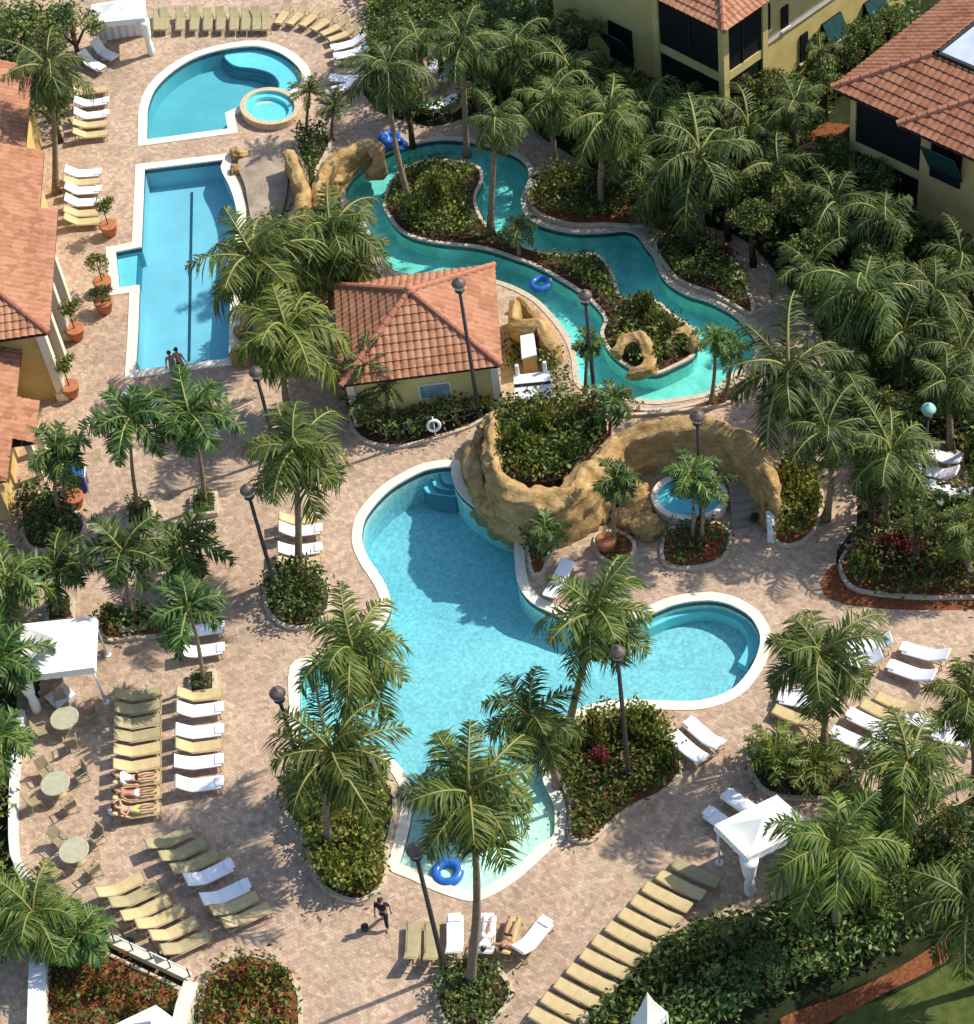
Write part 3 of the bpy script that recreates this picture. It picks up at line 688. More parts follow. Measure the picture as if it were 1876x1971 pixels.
for (u0, v0, u1, v1, dz) in ((77, 396, 77, 292, 0.0), (48, 300, 46, 130, -0.3)):
    h_ = LH + dz; a = P(u0, v0, h_); b = P(u1, v1, h_)
    xa = (a - o_).dot(ex); ya = y0; yb = (b - o_).dot(ey)
    mb = MB(); z2 = h_ + (W_ / 2 - xa) * tp
    roof_slope(mb, [G(xa, ya + .004, h_), G(xa, yb, h_), G(W_ / 2, yb, z2), G(W_ / 2, ya + .004, z2)])
    mb.poly([G(xa, yb, h_), G(W_ / 2, yb, z2), G(W_ / 2, yb, h_)], 2)
    mb.poly([G(xa, ya + .01, h_ - .12), G(W_, ya + .01, h_ - .12), G(W_, yb, h_ - .12), G(xa, yb, h_ - .12)], 3)
    mb.build('roof', ['roof_tile', 'ridge_tile', 'stucco_gold', 'soffit'], house)
    mb = MB(); mb.prism([G(xa + .7, ya + .02, 0).xy, G(W_, ya + .02, 0).xy, G(W_, yb - .1, 0).xy, G(xa + .7, yb - .1, 0).xy], 0, h_ - .125)
    mb.build('wall', 'stucco_gold', house)
    y0 = yb
mb = MB(); mb.prism([G(.85, .8, 0).xy, G(W_, .8, 0).xy, G(W_, LA - .02, 0).xy, G(.85, LA - .02, 0).xy], 0, LH - .125)
mb.build('wall', 'stucco_gold', house)
k = 0
for y in np.arange(0.8, LA, 2.15):
    mb = MB(); mb.box(G(.62, y, LH / 2 - .07), (.42, .5, LH - .14), ex, ey); mb.box(G(.62, y, .25), (.56, .62, .5), ex, ey); mb.box(G(.62, y, LH - .45), (.54, .6, .25), ex, ey)
    mb.build('pilaster', 'trim_cream', house)
for y in np.arange(1.9, LA - .5, 2.15):
    mb = MB(); mb.box(G(.83, y, 1.9), (.06, 1.3, 2.9), ex, ey); d = mb.build('window', 'screen_dark', house)
    mb = MB(); mb.box(G(.80, y, 3.42), (.14, 1.5, .14), ex, ey); mb.box(G(.80, y, 1.9), (.10, .07, 2.9), ex, ey); mb.build('frame', 'trim_cream', d)
# lower front wing
LL = 3.3; a = P(43, 662, LL); b = P(14, 925, LL)
wy = (b - a); wy.z = 0; WL = wy.length; wy.normalize(); wx = Vector((wy.y, -wy.x, 0))
if wx.x > 0: wx = -wx
K = lambda x, y, z: V3(a, wx, wy, x, y, z)
mb = MB()
roof_slope(mb, [K(0, 0, LL), K(0, WL, LL), K(5, WL - 2.5, LL + 5 * tp), K(5, 0, LL + 5 * tp)])
roof_slope(mb, [K(0, WL, LL), K(6, WL, LL), K(5, WL - 2.5, LL + 5 * tp)])
mb.poly([K(0, 0, LL), K(5, 0, LL + 5 * tp), K(8, 0, LL)], 2)
mb.poly([K(0, 0, LL - .12), K(8, 0, LL - .12), K(8, WL, LL - .12), K(0, WL, LL - .12)], 3)
mb.build('roof', ['roof_tile', 'ridge_tile', 'stucco_gold', 'soffit'], house)
mb = MB(); mb.prism([K(.8, 0.02, 0).xy, K(9, .02, 0).xy, K(9, WL - .8, 0).xy, K(.8, WL - .8, 0).xy], 0, LL - .125); mb.build('wall', 'stucco_gold', house)
h2 = 2.75; a2 = P(76, 772, h2); b2 = P(73, 852, h2)
ya = (a2 - a).dot(wy); yb = (b2 - a).dot(wy); xo = (a2 - a).dot(wx)
mb = MB(); roof_slope(mb, [K(xo, ya, h2), K(xo, yb, h2), K(0.1, yb, h2 + .5), K(.1, ya, h2 + .5)]); 
mb.poly([K(xo, ya, h2 - .1), K(xo, yb, h2 - .1), K(1, yb, h2 - .1), K(1, ya, h2 - .1)], 1)
mb.build('porch_roof', ['roof_tile', 'soffit'], house)
for y in (ya + .5, yb - .5):
    mb = MB(); mb.box(K(xo + .5, y, h2 / 2 - .06), (.32, .32, h2 - .12), wx, wy); mb.build('pilaster', 'trim_cream', house)

# ---- screened house at the top right of centre -----------------------------
G0 = P(1398, 272); GL = P(1288, 214)
dl = (GL - G0); dl.z = 0; dl.normalize(); dr = Vector((-dl.y, dl.x, 0))
if dr.x < 0: dr = -dr
TH = 7.6
T = lambda x, y, z: V3(G0, dl, dr, x, y, z)
th = thing('screened_house', 'yellow house with black screened balconies and teal shutters at the top', 'house')
LW, RW, NX, NY = 4.6, 3.0, 13.0, 17.0
mb = MB(); mb.prism([T(.5, .5, 0).xy, T(NX, .5, 0).xy, T(NX, NY, 0).xy, T(.5, NY, 0).xy], 0, TH - .02); mb.build('wall', 'stucco_yellow', th)
mb = MB(); mb.poly([T(-.9, -.9, TH), T(NX, -.9, TH), T(NX, NY, TH), T(-.9, NY, TH)], 1)
roof_slope(mb, [T(-.9, -.9, TH), T(NX, -.9, TH), T(NX, 6, TH + 6.9 * .5), T(6, 6, TH + 6.9 * .5)])
roof_slope(mb, [T(-.9, -.9, TH), T(-.9, RW + .9, TH), T(6, RW + 6, TH + 3.45), T(6, 6, TH + 3.45)])
ridge(mb, T(-.9, -.9, TH + .05), T(6, 6, TH + 3.5), .15, 2)
mb.build('roof', ['roof_tile', 'soffit', 'ridge_tile'], th)
for (x0, y0_, x1, y1_, w2) in ((.12, .12, LW, .16, 0), (.12, .12, .16, RW, 1)):
    for z0, z1 in ((.5, 3.55), (4.05, 7.2)):
        mb = MB(); mb.prism([T(x0, y0_, 0).xy, T(x1, y0_, 0).xy, T(x1, y1_, 0).xy, T(x0, y1_, 0).xy], z0, z1); mb.build('screen', 'screen_dark', th)
    for zc, hh in ((3.8, .5), (7.4, .4), (.25, .5)):
        mb = MB()
        xa, xb, ya_, yb_ = (x0 - .06, x1, y0_ - .06, .5) if not w2 else (x0 - .06, .5, y0_, y1_)
        mb.prism([T(xa, ya_, 0).xy, T(xb, ya_, 0).xy, T(xb, yb_, 0).xy, T(xa, yb_, 0).xy], zc - hh / 2, zc + hh / 2)
        mb.build('floor_band', 'stucco_yellow', th)
for (x, y) in ((.1, .1), (LW + .12, .2), (.2, RW + .12)):
    mb = MB(); mb.box(T(x, y, TH / 2), (.38, .38, TH - .06), dl, dr); mb.build('post', 'stucco_yellow', th)
for (x, y, z) in ((2.4, .09, 5.6), (2.4, .09, 2.0), (.09, 1.5, 5.6)):
    mb = MB(); mb.box(T(x, y, z), (.06, .06, 3.05), dl, dr); mb.build('screen_mullion', 'black_metal', th)
def win_l(x, z, ww, hh):
    mb = MB(); mb.box(T(x, .46, z), (ww, .12, hh), dl, dr); f = mb.build('window', 'screen_dark', th)
    ax = (Vector((0, 0, -1)) * .8 - dr * .6).normalized()
    mb = MB(); mb.box(T(x, .12, z + .05), (ww + .2, .07, hh), dl, (dr * .88 + Vector((0, 0, .47))).normalized()); mb.build('shutter', 'shutter_teal', f)
q = onplane(1196, 84, T(0, .46, 0), dr); wx_, wz_ = (q - G0).dot(dl), q.z
win_l(wx_, wz_, 1.7, 2.3); win_l(wx_, wz_ - 3.3, 1.7, 2.2)
for (wu, wv, ww, hh, sh_) in ((1476, 34, .5, 1.5, 0), (1511, 32, .5, 1.3, 0), (1548, 90, .55, 1.7, 0), (1600, 60, 1.5, 1.7, 1), (1680, 20, 1.5, 1.7, 1)):
    q = onplane(wu, wv, T(.46, 0, 0), dl); y, z = (q - G0).dot(dr), q.z
    mb = MB(); mb.box(T(.46, y, z), (.12, ww, hh), dl, dr); f = mb.build('window', 'screen_dark', th)
    mb = MB(); mb.box(T(.42, y, z - hh / 2 - .06), (.2, ww + .2, .12), dl, dr); mb.build('sill', 'trim_cream', f)
    if sh_:
        mb = MB(); mb.box(T(.12, y, z + .3), (.06, ww, hh * .7), (dl * .88 - Vector((0, 0, .47))).normalized(), dr); mb.build('shutter', 'shutter_teal', f)
mb = MB(); mb.box(T(.45, (RW + NY) / 2 + .3, 3.9), (.12, NY - RW - .7, .3), dl, dr); mb.build('string_course', 'trim_cream', th)

# ---- red roofed house at the right ------------------------------------------------
RH = 6.6
A0 = P(1601, 169, RH); A1 = P(1740, 232, RH)
da = (A1 - A0); da.z = 0; da.normalize(); db = Vector((-da.y, da.x, 0))
if db.x < 0: db = -db
rh = thing('red_roofed_house', 'yellow house with red tile roof, flat white roof deck and dark porch at the right', 'house')
Q = lambda x, y, z: V3(A0, da, db, x, y, z)
ts = math.tan(R(23)); S_ = 34
def uv(p):
    d = p - CP; z = d.dot(FW); return W0 / 2 + FPX * d.dot(RT2) / z, H0 / 2 - FPX * d.dot(UP2) / z
kk = min((abs(uv(Q(k, k, RH + k * ts))[0] - 1793), k) for k in np.arange(2, 9, .1))[1]
mb = MB()
xw = (A1 - A0).length
roof_slope(mb, [Q(0, 0, RH), Q(S_, 0, RH), Q(S_ - 4, kk, RH + kk * ts), Q(kk, kk, RH + kk * ts)], pitch=.36, course=.5)
roof_slope(mb, [Q(0, 0, RH), Q(0, 20, RH), Q(kk, 20, RH + kk * ts), Q(kk, kk, RH + kk * ts)], pitch=.36, course=.5)
ridge(mb, Q(0, 0, RH + .06), Q(kk, kk, RH + kk * ts + .06), .16, 1)
mb.poly([Q(0, 0, RH - .14), Q(S_, 0, RH - .14), Q(S_, 20, RH - .14), Q(0, 20, RH - .14)], 2)
# lower wing in front
wz = RH - .05; w0 = xw - .1
roof_slope(mb, [Q(w0, -.35, wz + .15 - .35 * ts), Q(S_, -.35, wz + .15 - .35 * ts), Q(S_, 3, wz + .15 + 3 * ts), Q(w0 + 3.3, 3, wz + .15 + 3 * ts)], pitch=.36, course=.5)
ridge(mb, Q(w0, -.35, wz + .19 - .35 * ts), Q(w0 + 3.3, 3, wz + .20 + 3 * ts), .16, 1)
mb.poly([Q(w0, -.35, wz - .12), Q(S_, -.35, wz - .12), Q(S_, -.01, wz - .12), Q(w0, -.01, wz - .12)], 2)
mb.build('roof', ['roof_tile_red', 'ridge_tile', 'soffit'], rh)
mb = MB(); zt = RH + kk * ts - .3; mb.prism([Q(kk + .35, kk + .25, 0).xy, Q(S_ - 5, kk + .25, 0).xy, Q(S_ - 5, 22, 0).xy, Q(kk + .35, 22, 0).xy], zt - .2, zt + .45); mb.build('roof_deck', 'roof_white', rh)
mb = MB(); mb.box(Q((kk + S_ - 5) / 2, kk + .12, zt + .2), (S_ - 5 - kk, .18, .55), da, db); mb.box(Q(kk + .22, (kk + 22) / 2, zt + .2), (.18, 22 - kk, .55), da, db); mb.build('parapet_edge', 'roof_black', rh)
mb = MB(); mb.prism([Q(.9, 1.6, 0).xy, Q(S_, 1.6, 0).xy, Q(S_, 20, 0).xy, Q(.9, 20, 0).xy], 0, RH - .15); mb.prism([Q(w0 + .8, .5, 0).xy, Q(S_, .5, 0).xy, Q(S_, 1.59, 0).xy, Q(w0 + .8, 1.59, 0).xy], 0, RH - .16); mb.build('wall', 'stucco_gold', rh)
for z0, z1 in ((3.5, RH - .3), (.4, 3.0)):
    mb = MB(); mb.prism([Q(1.0, .7, 0).xy, Q(w0 + .75, .7, 0).xy, Q(w0 + .75, .76, 0).xy, Q(1.0, .76, 0).xy], z0, z1); mb.build('screen', 'screen_dark', rh)
    mb = MB(); mb.prism([Q(.92, .8, 0).xy, Q(.97, .8, 0).xy, Q(.97, 5.5, 0).xy, Q(.92, 5.5, 0).xy], z0, z1) if False else mb.prism([Q(.8, .72, 0).xy, Q(.86, .72, 0).xy, Q(.86, 3.2, 0).xy, Q(.8, 3.2, 0).xy], z0, z1); mb.build('screen', 'screen_dark', rh)
mb = MB(); mb.box(Q((1 + w0) / 2 + .3, 1.1, 3.25), (w0 + .1, 1.0, .44), da, db); mb.box(Q(.86, .76, RH / 2 - .1), (.3, .3, RH - .3), da, db); mb.build('porch_frame', 'stucco_yellow', rh)
q = onplane(1822, 314, Q(0, .46, 0), db); xs_, zs_ = (q - A0).dot(da), q.z
for x in (xs_, xs_ + 4.4, xs_ + 8.8):
    mb = MB(); mb.box(Q(x, .46, zs_), (1.7, .1, 2.2), da, db); f = mb.build('window', 'screen_dark', rh)
    mb = MB(); mb.box(Q(x, .12, zs_ + .15), (1.9, .07, 2.0), da, (db * .9 + Vector((0, 0, .43))).normalized()); mb.build('shutter', 'shutter_teal', f)

# ================================================================ rock work
def sweep_rock(name, label, top_pts, widths, heights, hb=0.0, seed=1, parent=None, taper=1.25, nz_=0.16, mat='rock', group=None, cat_='rock wall'):
    """rocky wall; top_pts are picture points of the crest"""
    n0 = len(top_pts); base = []
    for i, p in enumerate(top_pts):
        q = P(p[0], p[1], heights[i]); base.append((Vector((q.x, q.y)), widths[i] * .82, heights[i]))
    ln_ = []
    for i in range(n0 - 1):
        p0 = base[max(i - 1, 0)]; p1 = base[i]; p2 = base[i + 1]; p3 = base[min(i + 2, n0 - 1)]
        k = max(2, int((p2[0] - p1[0]).length / 0.13))
        for j in range(k):
            t = j / k; ln_.append((cat(p0[0], p1[0], p2[0], p3[0], t), p1[1] + (p2[1] - p1[1]) * t, p1[2] + (p2[2] - p1[2]) * t))
    ln_.append(base[-1])
    prof = []
    for z in np.linspace(0, 0.88, 14): prof.append((-0.5 * (taper - (taper - 1) * z), z))
    for x in np.linspace(-0.40, 0.40, 7): prof.append((x, 1.0 - 0.1 * abs(x) / .4))
    for z in np.linspace(0.88, 0, 14): prof.append((0.5 * (taper - (taper - 1) * z), z))
    vs = []; m = len(prof)
    for i, (c, w2, h) in enumerate(ln_):
        a = ln_[max(i - 1, 0)][0]; b = ln_[min(i + 1, len(ln_) - 1)][0]; d = (b - a).normalized(); nn = Vector((-d.y, d.x))
        for (x, z) in prof:
            p = Vector((c.x + nn.x * x * w2, c.y + nn.y * x * w2, hb + z * (h - hb)))
            q = noise.noise_vector(p * 0.9 + Vector((seed * 7.1, 0, 0))) * nz_ * 1.3 + noise.noise_vector(p * 2.6 + Vector((seed, 3, 0))) * nz_ * 0.8 + noise.noise_vector(p * 5.5 + Vector((seed, 3, 9))) * nz_ * 0.22
            if z <= 0: q.z = 0
            vs.append(p + q)
    fs = [(i * m + j, i * m + j + 1, (i + 1) * m + j + 1, (i + 1) * m + j) for i in range(len(ln_) - 1) for j in range(m - 1)]
    fs += [tuple(range(m - 1, -1, -1)), tuple(range((len(ln_) - 1) * m, len(ln_) * m))]
    mb = MB(); mb.add(vs, fs); o = mb.build(name, mat, parent, smooth=True)
    if parent is None: tag(o, label, cat_, group)
    return o
def boulder(mb, c, r, seed, squash=(1, 1, .8), mi=0, sub=3):
    bm = bmesh.new(); bmesh.ops.create_icosphere(bm, subdivisions=sub, radius=1)
    vs = []
    for v in bm.verts:
        p = v.co.copy(); k = 1 + 0.40 * noise.noise(p * 1.1 + Vector((seed * 3.7, 0, 0))) + 0.24 * noise.noise(p * 3 + Vector((0, seed, 0))) + (0.10 * noise.noise(p * 7 + Vector((0, seed, 5))) if sub > 2 else 0)
        vs.append(Vector(c) + Vector((p.x * squash[0], p.y * squash[1], p.z * squash[2])) * r * k)
    mb.add(vs, [tuple(v.index for v in f.verts) for f in bm.faces], mi); bm.free()
def rock_thing(u, v, r, seed, label, sq=(1, 1, .8), group=None, h=0.0):
    mb = MB(); boulder(mb, P(u, v, h) + Vector((0, 0, r * .3)), r, seed, sq, sub=4)
    return tag(mb.build('boulder', 'rock', smooth=True), label, 'boulder', group)

sweep_rock('rock_wall', 'tan curved rock retaining wall holding a planted mound over the main pool', [(946, 792), (946, 830), (950, 880), (962, 918), (1000, 940), (1050, 946), (1095, 936), (1125, 905), (1155, 872), (1185, 842)],
           [.8, .8, .9, 1.2, 1.5, 1.7, 1.6, 1.5, 1.3, 1.1], [2.3, 2.5, 2.7, 2.8, 2.8, 2.8, 2.8, 2.7, 2.6, 2.5], hb=-.6, seed=1, nz_=.2)
sweep_rock('rock_wall', 'tan overhanging rock face dropping into the main pool', [(938, 800), (920, 850), (916, 890), (930, 930), (962, 958), (1005, 974), (1050, 978), (1090, 970)],
           [.7, .9, 1.0, 1.2, 1.3, 1.3, 1.2, .8], [1.3, 1.45, 1.5, 1.5, 1.45, 1.4, 1.3, 1.1], hb=-.7, seed=2, nz_=.26, taper=1.1)
sweep_rock('rock_wall', 'high tan rock wall arching behind the small spa', [(1165, 862), (1200, 832), (1240, 814), (1290, 804), (1340, 802), (1390, 812), (1430, 834), (1462, 868), (1480, 910), (1487, 955), (1480, 985)],
           [.9, 1.0, 1.1, 1.15, 1.1, 1.1, 1.15, 1.15, 1.0, .9, .8], [2.5, 2.6, 2.8, 3.0, 3.0, 3.0, 2.9, 2.7, 2.3, 1.8, 1.0], seed=3, nz_=.12, taper=1.15)
sweep_rock('rock_wall', 'slim tan rock wall curving down beside the lap pool', [(552, 284), (566, 312), (578, 345), (582, 375), (572, 405), (556, 432), (562, 448)], [.7, .75, .85, .9, .85, .75, .6], [1.6, 1.8, 2.0, 2.0, 1.8, 1.5, .9], seed=4, nz_=.12)
sweep_rock('rock_wall', 'low tan rock rim of the upper slide basin', [(640, 404), (622, 396), (612, 370), (615, 335), (636, 305), (672, 282), (708, 270), (724, 280), (722, 306), (704, 318)],
           [.6, .8, .85, .8, .8, .8, .9, .9, .8, .6], [.7, 1.2, 1.5, 1.6, 1.6, 1.5, 1.5, 1.4, 1.1, .6], seed=5, nz_=.16)
mb = MB(); l = ccw(smooth_loop([(628, 388), (622, 362), (628, 335), (650, 310), (690, 290), (712, 288), (706, 308), (682, 330), (664, 362), (646, 388)], .35)); v, f = cdt(l)
mb.add([(p.x, p.y, .18 + .5 * max(0, min(1, (P(660, 362).xy - p).length / 4))) for p in v], f); tag(mb.build('water_slide', 'slide_gel'), 'short yellow water slide inside the rock basin', 'water slide')
for k, (u, v, r, lb) in enumerate(((640, 372, .55, 'pinkish boulder at the foot of the upper slide rim'), (652, 352, .6, 'larger pinkish boulder in the middle of the slide basin'), (672, 330, .5, 'tan boulder at the river end of the slide basin'))): rock_thing(u, v, r, 11 + k, lb)
mb = MB(); l = ccw(smooth_loop([(462, 300), (500, 296), (538, 296), (552, 330), (548, 380), (530, 420), (500, 440), (486, 430), (478, 395), (470, 350), (458, 320)], .4, .3)); n_ = len(l); v, f = cdt(l)
zz = lambda p: .22 + .16 * noise.noise(Vector((p.x * .8, p.y * .8, 0)))
mb.add([(p.x, p.y, zz(p)) for p in v], f); mb.add([(p.x, p.y, zz(p)) for p in l] + [(p.x, p.y, -1.1) for p in offset(l, .15)], [(i, (i + 1) % n_, n_ + (i + 1) % n_, n_ + i) for i in range(n_)])
tag(mb.build('rock_slab', 'rock_slab', smooth=False), 'flat wet grey rock slab on the lap pool shore', 'rock slab')
for k, (u, v, r, lb) in enumerate(((462, 300, .5, 'brown boulder at the head of the wet rock slab'), (455, 330, .35, 'small boulder in the lap pool corner'), (470, 690, .6, 'tan boulder at the far end corner of the lap pool'), (468, 640, .45, 'low boulder on the palm side of the lap pool'))): rock_thing(u, v, r, 21 + k, lb)
# rock house by the lower slide
sweep_rock('rock_wall', 'tan boxed rock wall of the lower slide beside the hut', [(990, 574), (988, 592), (994, 612), (1012, 616), (1034, 612), (1042, 622), (1052, 645), (1068, 668), (1078, 684)], [.5, .6, .6, .6, .6, .6, .9, .9, .7], [1.6, 1.8, 1.8, 1.8, 1.8, 1.6, 1.3, 1.0, .6], seed=7, nz_=.1)
sweep_rock('rock_wall', 'low tan rock lip along the river beside the lower slide', [(994, 570), (1018, 588), (1040, 610), (1058, 640), (1070, 662)], [.4, .5, .55, .55, .4], [.7, .8, .8, .7, .4], seed=8, nz_=.1)
# island boulders with hollows
sweep_rock('rock_ring', 'tan hollow rock ring on the river island', [(1190, 672), (1200, 648), (1226, 640), (1248, 656), (1252, 684), (1240, 706), (1216, 708)], [.5, .6, .6, .6, .6, .6, .5], [.7, 1.0, 1.0, .9, .8, .6, .4], seed=9, nz_=.2, cat_='rock')
sweep_rock('rock_ring', 'small golden rock ring at the right tip of the river island', [(1292, 668), (1292, 646), (1306, 632), (1326, 634), (1336, 650), (1328, 668)], [.5, .5, .55, .5, .5, .5], [.6, .8, .9, .8, .7, .4], seed=10, nz_=.2, cat_='rock')
for k, (u, v, r, lb) in enumerate(((1172, 955, .75, 'rounded tan boulder touching the rock retaining wall'), (1218, 966, .8, 'pinkish boulder left of the small spa'), (1236, 990, .6, 'tan boulder below the pinkish one by the spa'), (1216, 1010, .6, 'boulder stacked beneath the spa boulders'),
        (1246, 1020, .7, 'broad tan boulder in front of the small spa'), (1200, 1000, .5, 'small boulder beside the terracotta planter'), (1150, 990, .6, 'half hidden boulder under the palm left of the spa'), (1480, 1000, .55, 'brown boulder at the end of the curved rock wall'))): rock_thing(u, v, r, 31 + k, lb)
# raised mound inside the rock wall
mound = ccw(smooth_loop([(958, 800), (1000, 780), (1080, 780), (1150, 800), (1170, 835), (1130, 885), (1090, 922), (1040, 932), (985, 924), (962, 890)], 1.6, .6))
mb = MB(); mb.prism([(p.x, p.y) for p in mound], -.5, 1.75, cap0=False); tag(mb.build('planted_mound', 'soil'), 'raised soil mound held by the tan rock wall', 'flower bed')
BEDS['mound'] = mound
# ---- small spa and hot tub --------------------------------------------------------
def tub(name, u, v, ru, rv, hrim, rw, label, rimmat, zw):
    root = thing(name, label, 'hot tub')
    l = ccw(smooth_loop(ellipse(u, v, ru, rv, 22), hrim, .25)); li = offset(l, rw)
    mb = MB(); ring(mb, l, li, 0, hrim, zin=zw - .02); mb.build('rim', rimmat, root)
    l2 = offset(l, rw + .35)
    mb = MB(); ring(mb, li, l2, zw - .3, zw - .14, zin=.03); v2, f2 = cdt(l2); mb.add([(p.x, p.y, .03) for p in v2], f2)
    n_ = len(li); mb.add([(p.x, p.y, zw - .02) for p in li] + [(p.x, p.y, zw - .14) for p in li], [(i, (i + 1) % n_, n_ + (i + 1) % n_, n_ + i) for i in range(n_)])
    mb.build('basin', 'basin_step', root)
    v2, f2 = cdt(li); mb = MB(); mb.add([(p.x, p.y, zw) for p in v2], f2); o = mb.build('water', 'water_blue', root)
    if sum(p.normal.z for p in o.data.polygons) < 0: o.data.flip_normals()
    return root
tub('hot_tub', 520, 203, 58, 36, .42, .30, 'round tan-rimmed hot tub beside the half-round pool', 'tub_tile', .38)
tub('spa', 1328, 955, 74, 46, .5, .26, 'small round spa with pale rim under the arching rock wall', 'coping_stone', .42)
mb = MB()
for k in range(6):
    a, b = P(1404 + k * 1, 944 + 13 * k), P(1474 + k, 934 + 13 * k); d = (b - a); L_ = d.length; d.normalize(); nn = Vector((-d.y, d.x, 0)); z = .66 - .11 * k
    mb.box((a + b) / 2 + Vector((0, 0, z / 2)), (L_, .62, z), d, nn)
tag(mb.build('stone_steps', 'rock_slab'), 'flight of grey stone steps right of the small spa', 'steps')
mb = MB(); mb.box(P(1484, 1018) + Vector((0, 0, .5)), (.32, .32, 1.0)); mb.prism([P(1478, 1044).xy, P(1492, 1046).xy, P(1489, 970).xy, P(1480, 970).xy], 0, .85); tag(mb.build('gate_post', 'white_paint'), 'pale low wall end at the foot of the curved rock wall', 'wall')
# foam at the slide mouth
# ================================================================ sun loungers
LG = {}
def lounger_proto(kind, up):
    fab = {'tan': 'tan_sling', 'olive': 'olive_sling', 'white': 'towel_white'}[kind]; fr = 'tan_frame'
    root = empty('sun_lounger', (0, 0, -50))
    L1, L2, w2, h = 1.22, 0.76, (0.30 if kind == 'white' else 0.265), 0.36; ca, sa = math.cos(up), math.sin(up)
    mb = MB()
    for s in (-1, 1):
        mb.tube([(0, s * w2, h - .03), (L1, s * w2, h - .03), (L1 + .6, s * w2, h - .03)], .028, 6)
        mb.tube([(L1, s * w2 * .95, h), (L1 + L2 * ca, s * w2 * .95, h + L2 * sa)], .024, 6)
    mb.tube([(0, -w2, h - .03), (0, w2, h - .03)], .028, 6); mb.tube([(L1 + .6, -w2, h - .03), (L1 + .6, w2, h - .03)], .024, 6)
    mb.tube([(L1 + L2 * ca, -w2 * .95, h + L2 * sa), (L1 + L2 * ca, w2 * .95, h + L2 * sa)], .024, 6)
    mb.build('frame', fr, root, True)
    for x in (.14, L1 + .45):
        for s in (-1, 1):
            mb = MB(); mb.tube([(x, s * w2 * .98, h - .04), (x + (-.05 if x < 1 else .05), s * w2, 0)], [.026, .022], 6); mb.build('leg', fr, root, True)
    th_ = .05 if kind != 'white' else .085; ww = w2 * 2 - .05 if kind != 'white' else w2 * 2 + .03
    def slab(p0, p1, nm):
        p0, p1 = Vector(p0), Vector(p1); n_ = 8; vs = []; rows = n_ + 1
        d = (p1 - p0); nn = Vector((-d.z, 0, d.x)).normalized()
        for i in range(rows):
            t = i / n_; c = p0.lerp(p1, t) - nn * (.025 * math.sin(math.pi * t))
            for (y, z) in ((-ww / 2, 0), (-ww / 2, th_ * .7), (-ww / 2 + .04, th_), (ww / 2 - .04, th_), (ww / 2, th_ * .7), (ww / 2, 0)):
                vs.append(c + Vector((0, y, 0)) + nn * z)
        fs = [(i * 6 + j, i * 6 + (j + 1) % 6, (i + 1) * 6 + (j + 1) % 6, (i + 1) * 6 + j) for i in range(n_) for j in range(6)] + [tuple(range(6)), tuple(range(n_ * 6, n_ * 6 + 6))]
        m_ = MB(); m_.add(vs, fs); return m_.build(nm, fab, root)
    slab((.03, 0, h - .01), (L1, 0, h - .01), 'seat'); slab((L1, 0, h), (L1 + L2 * ca, 0, h + L2 * sa), 'backrest')
    if kind == 'white':
        mb = MB(); mb.box((.09, 0, h + th_ + .012), (.34, ww - .16, .05)); mb.build('rolled_towel', fab, root)
    reg(root); return root
PROT = {}
USED = set()
NUM = ['first', 'second', 'third', 'fourth', 'fifth', 'sixth', 'seventh', 'eighth', 'ninth', 'tenth', 'eleventh', 'twelfth', 'thirteenth', 'fourteenth', 'fifteenth', 'sixteenth', 'seventeenth', 'eighteenth', 'nineteenth', 'twentieth']
def lounger(foot, head, kind, label, group, up=34):
    key = (kind, up)
    if key not in PROT: PROT[key] = lounger_proto(kind, R(up))
    o = PROT[key] if key not in USED else copy_tree(PROT[key]); USED.add(key)
    a = P(foot[0], foot[1], .38); b = P(head[0], head[1], .38); d = b - a
    o.location = (a.x, a.y, 0); o.rotation_euler = (0, 0, math.atan2(d.y, d.x) + rnd.uniform(-.02, .02))
    tag(o, label, 'sun lounger', group); return o
FIXED = ('long slanted row of loungers', 'loungers in the left tan column', 'loungers above the teardrop bed', 'loungers in the cluster right of the main pool')
KN = {'tan': 'tan', 'olive': 'olive tan', 'white': 'white towelled'}
def row(items, where, frm, group, up=34):
    n = len(items)
    for i, it in enumerate(items):
        k = KN[it[2]]
        nth = NUM[i] if n > 1 else ''
        lounger(it[0], it[1], it[2], ('%s sun lounger, %s from the %s of %s' % (k, nth, frm, where)), group, (it[3] if len(it) > 3 else up) + (0 if group in FIXED else rnd.choice((-7, 0, 0, 6))))
K_ = 'olive'
row([((310, v - 5), (228, v + 9), k) for v, k in ((1334, K_), (1361, K_), (1388, K_), (1414, K_), (1442, 'tan'), (1471, 'tan'), (1500, 'tan'), (1529, 'tan'), (1560, 'tan'))], 'the tan column by the tables', 'top', 'loungers in the left tan column')
row([((428, v - 5), (344, v + 6), k) for v, k in ((1338, 'tan'), (1367, 'white'), (1409, 'white'), (1437, 'tan'), (1467, 'white'), (1510, 'white'))], 'the mixed column left of the pool', 'top', 'loungers in the mixed column')
row([((208, v - 3), (146, v + 5), k) for v, k in ((172, 'tan'), (196, 'white'), (220, 'white'), (238, 'tan'), (257, 'tan'))], 'the column by the half-round pool', 'top', 'loungers left of the half-round pool')
row([((193, v - 2), (122, v + 3), k) for v, k in ((333, 'white'), (349, 'tan'), (366, 'white'), (389, 'white'), (409, 'tan'), (425, 'tan'))], 'the column by the lap pool', 'top', 'loungers left of the lap pool')
row([((222, 111), (167, 84), 'white'), ((197, 132), (143, 103), 'white')], 'the slanted top left pair', 'top', 'slanted pair of loungers', 45)
row([((u, 57), (u + 2, 6), K_) for u in (303, 316, 346, 373, 399, 424, 450, 472, 494, 512)], 'the straight row at the top', 'left', 'loungers fanned behind the half-round pool', 20)
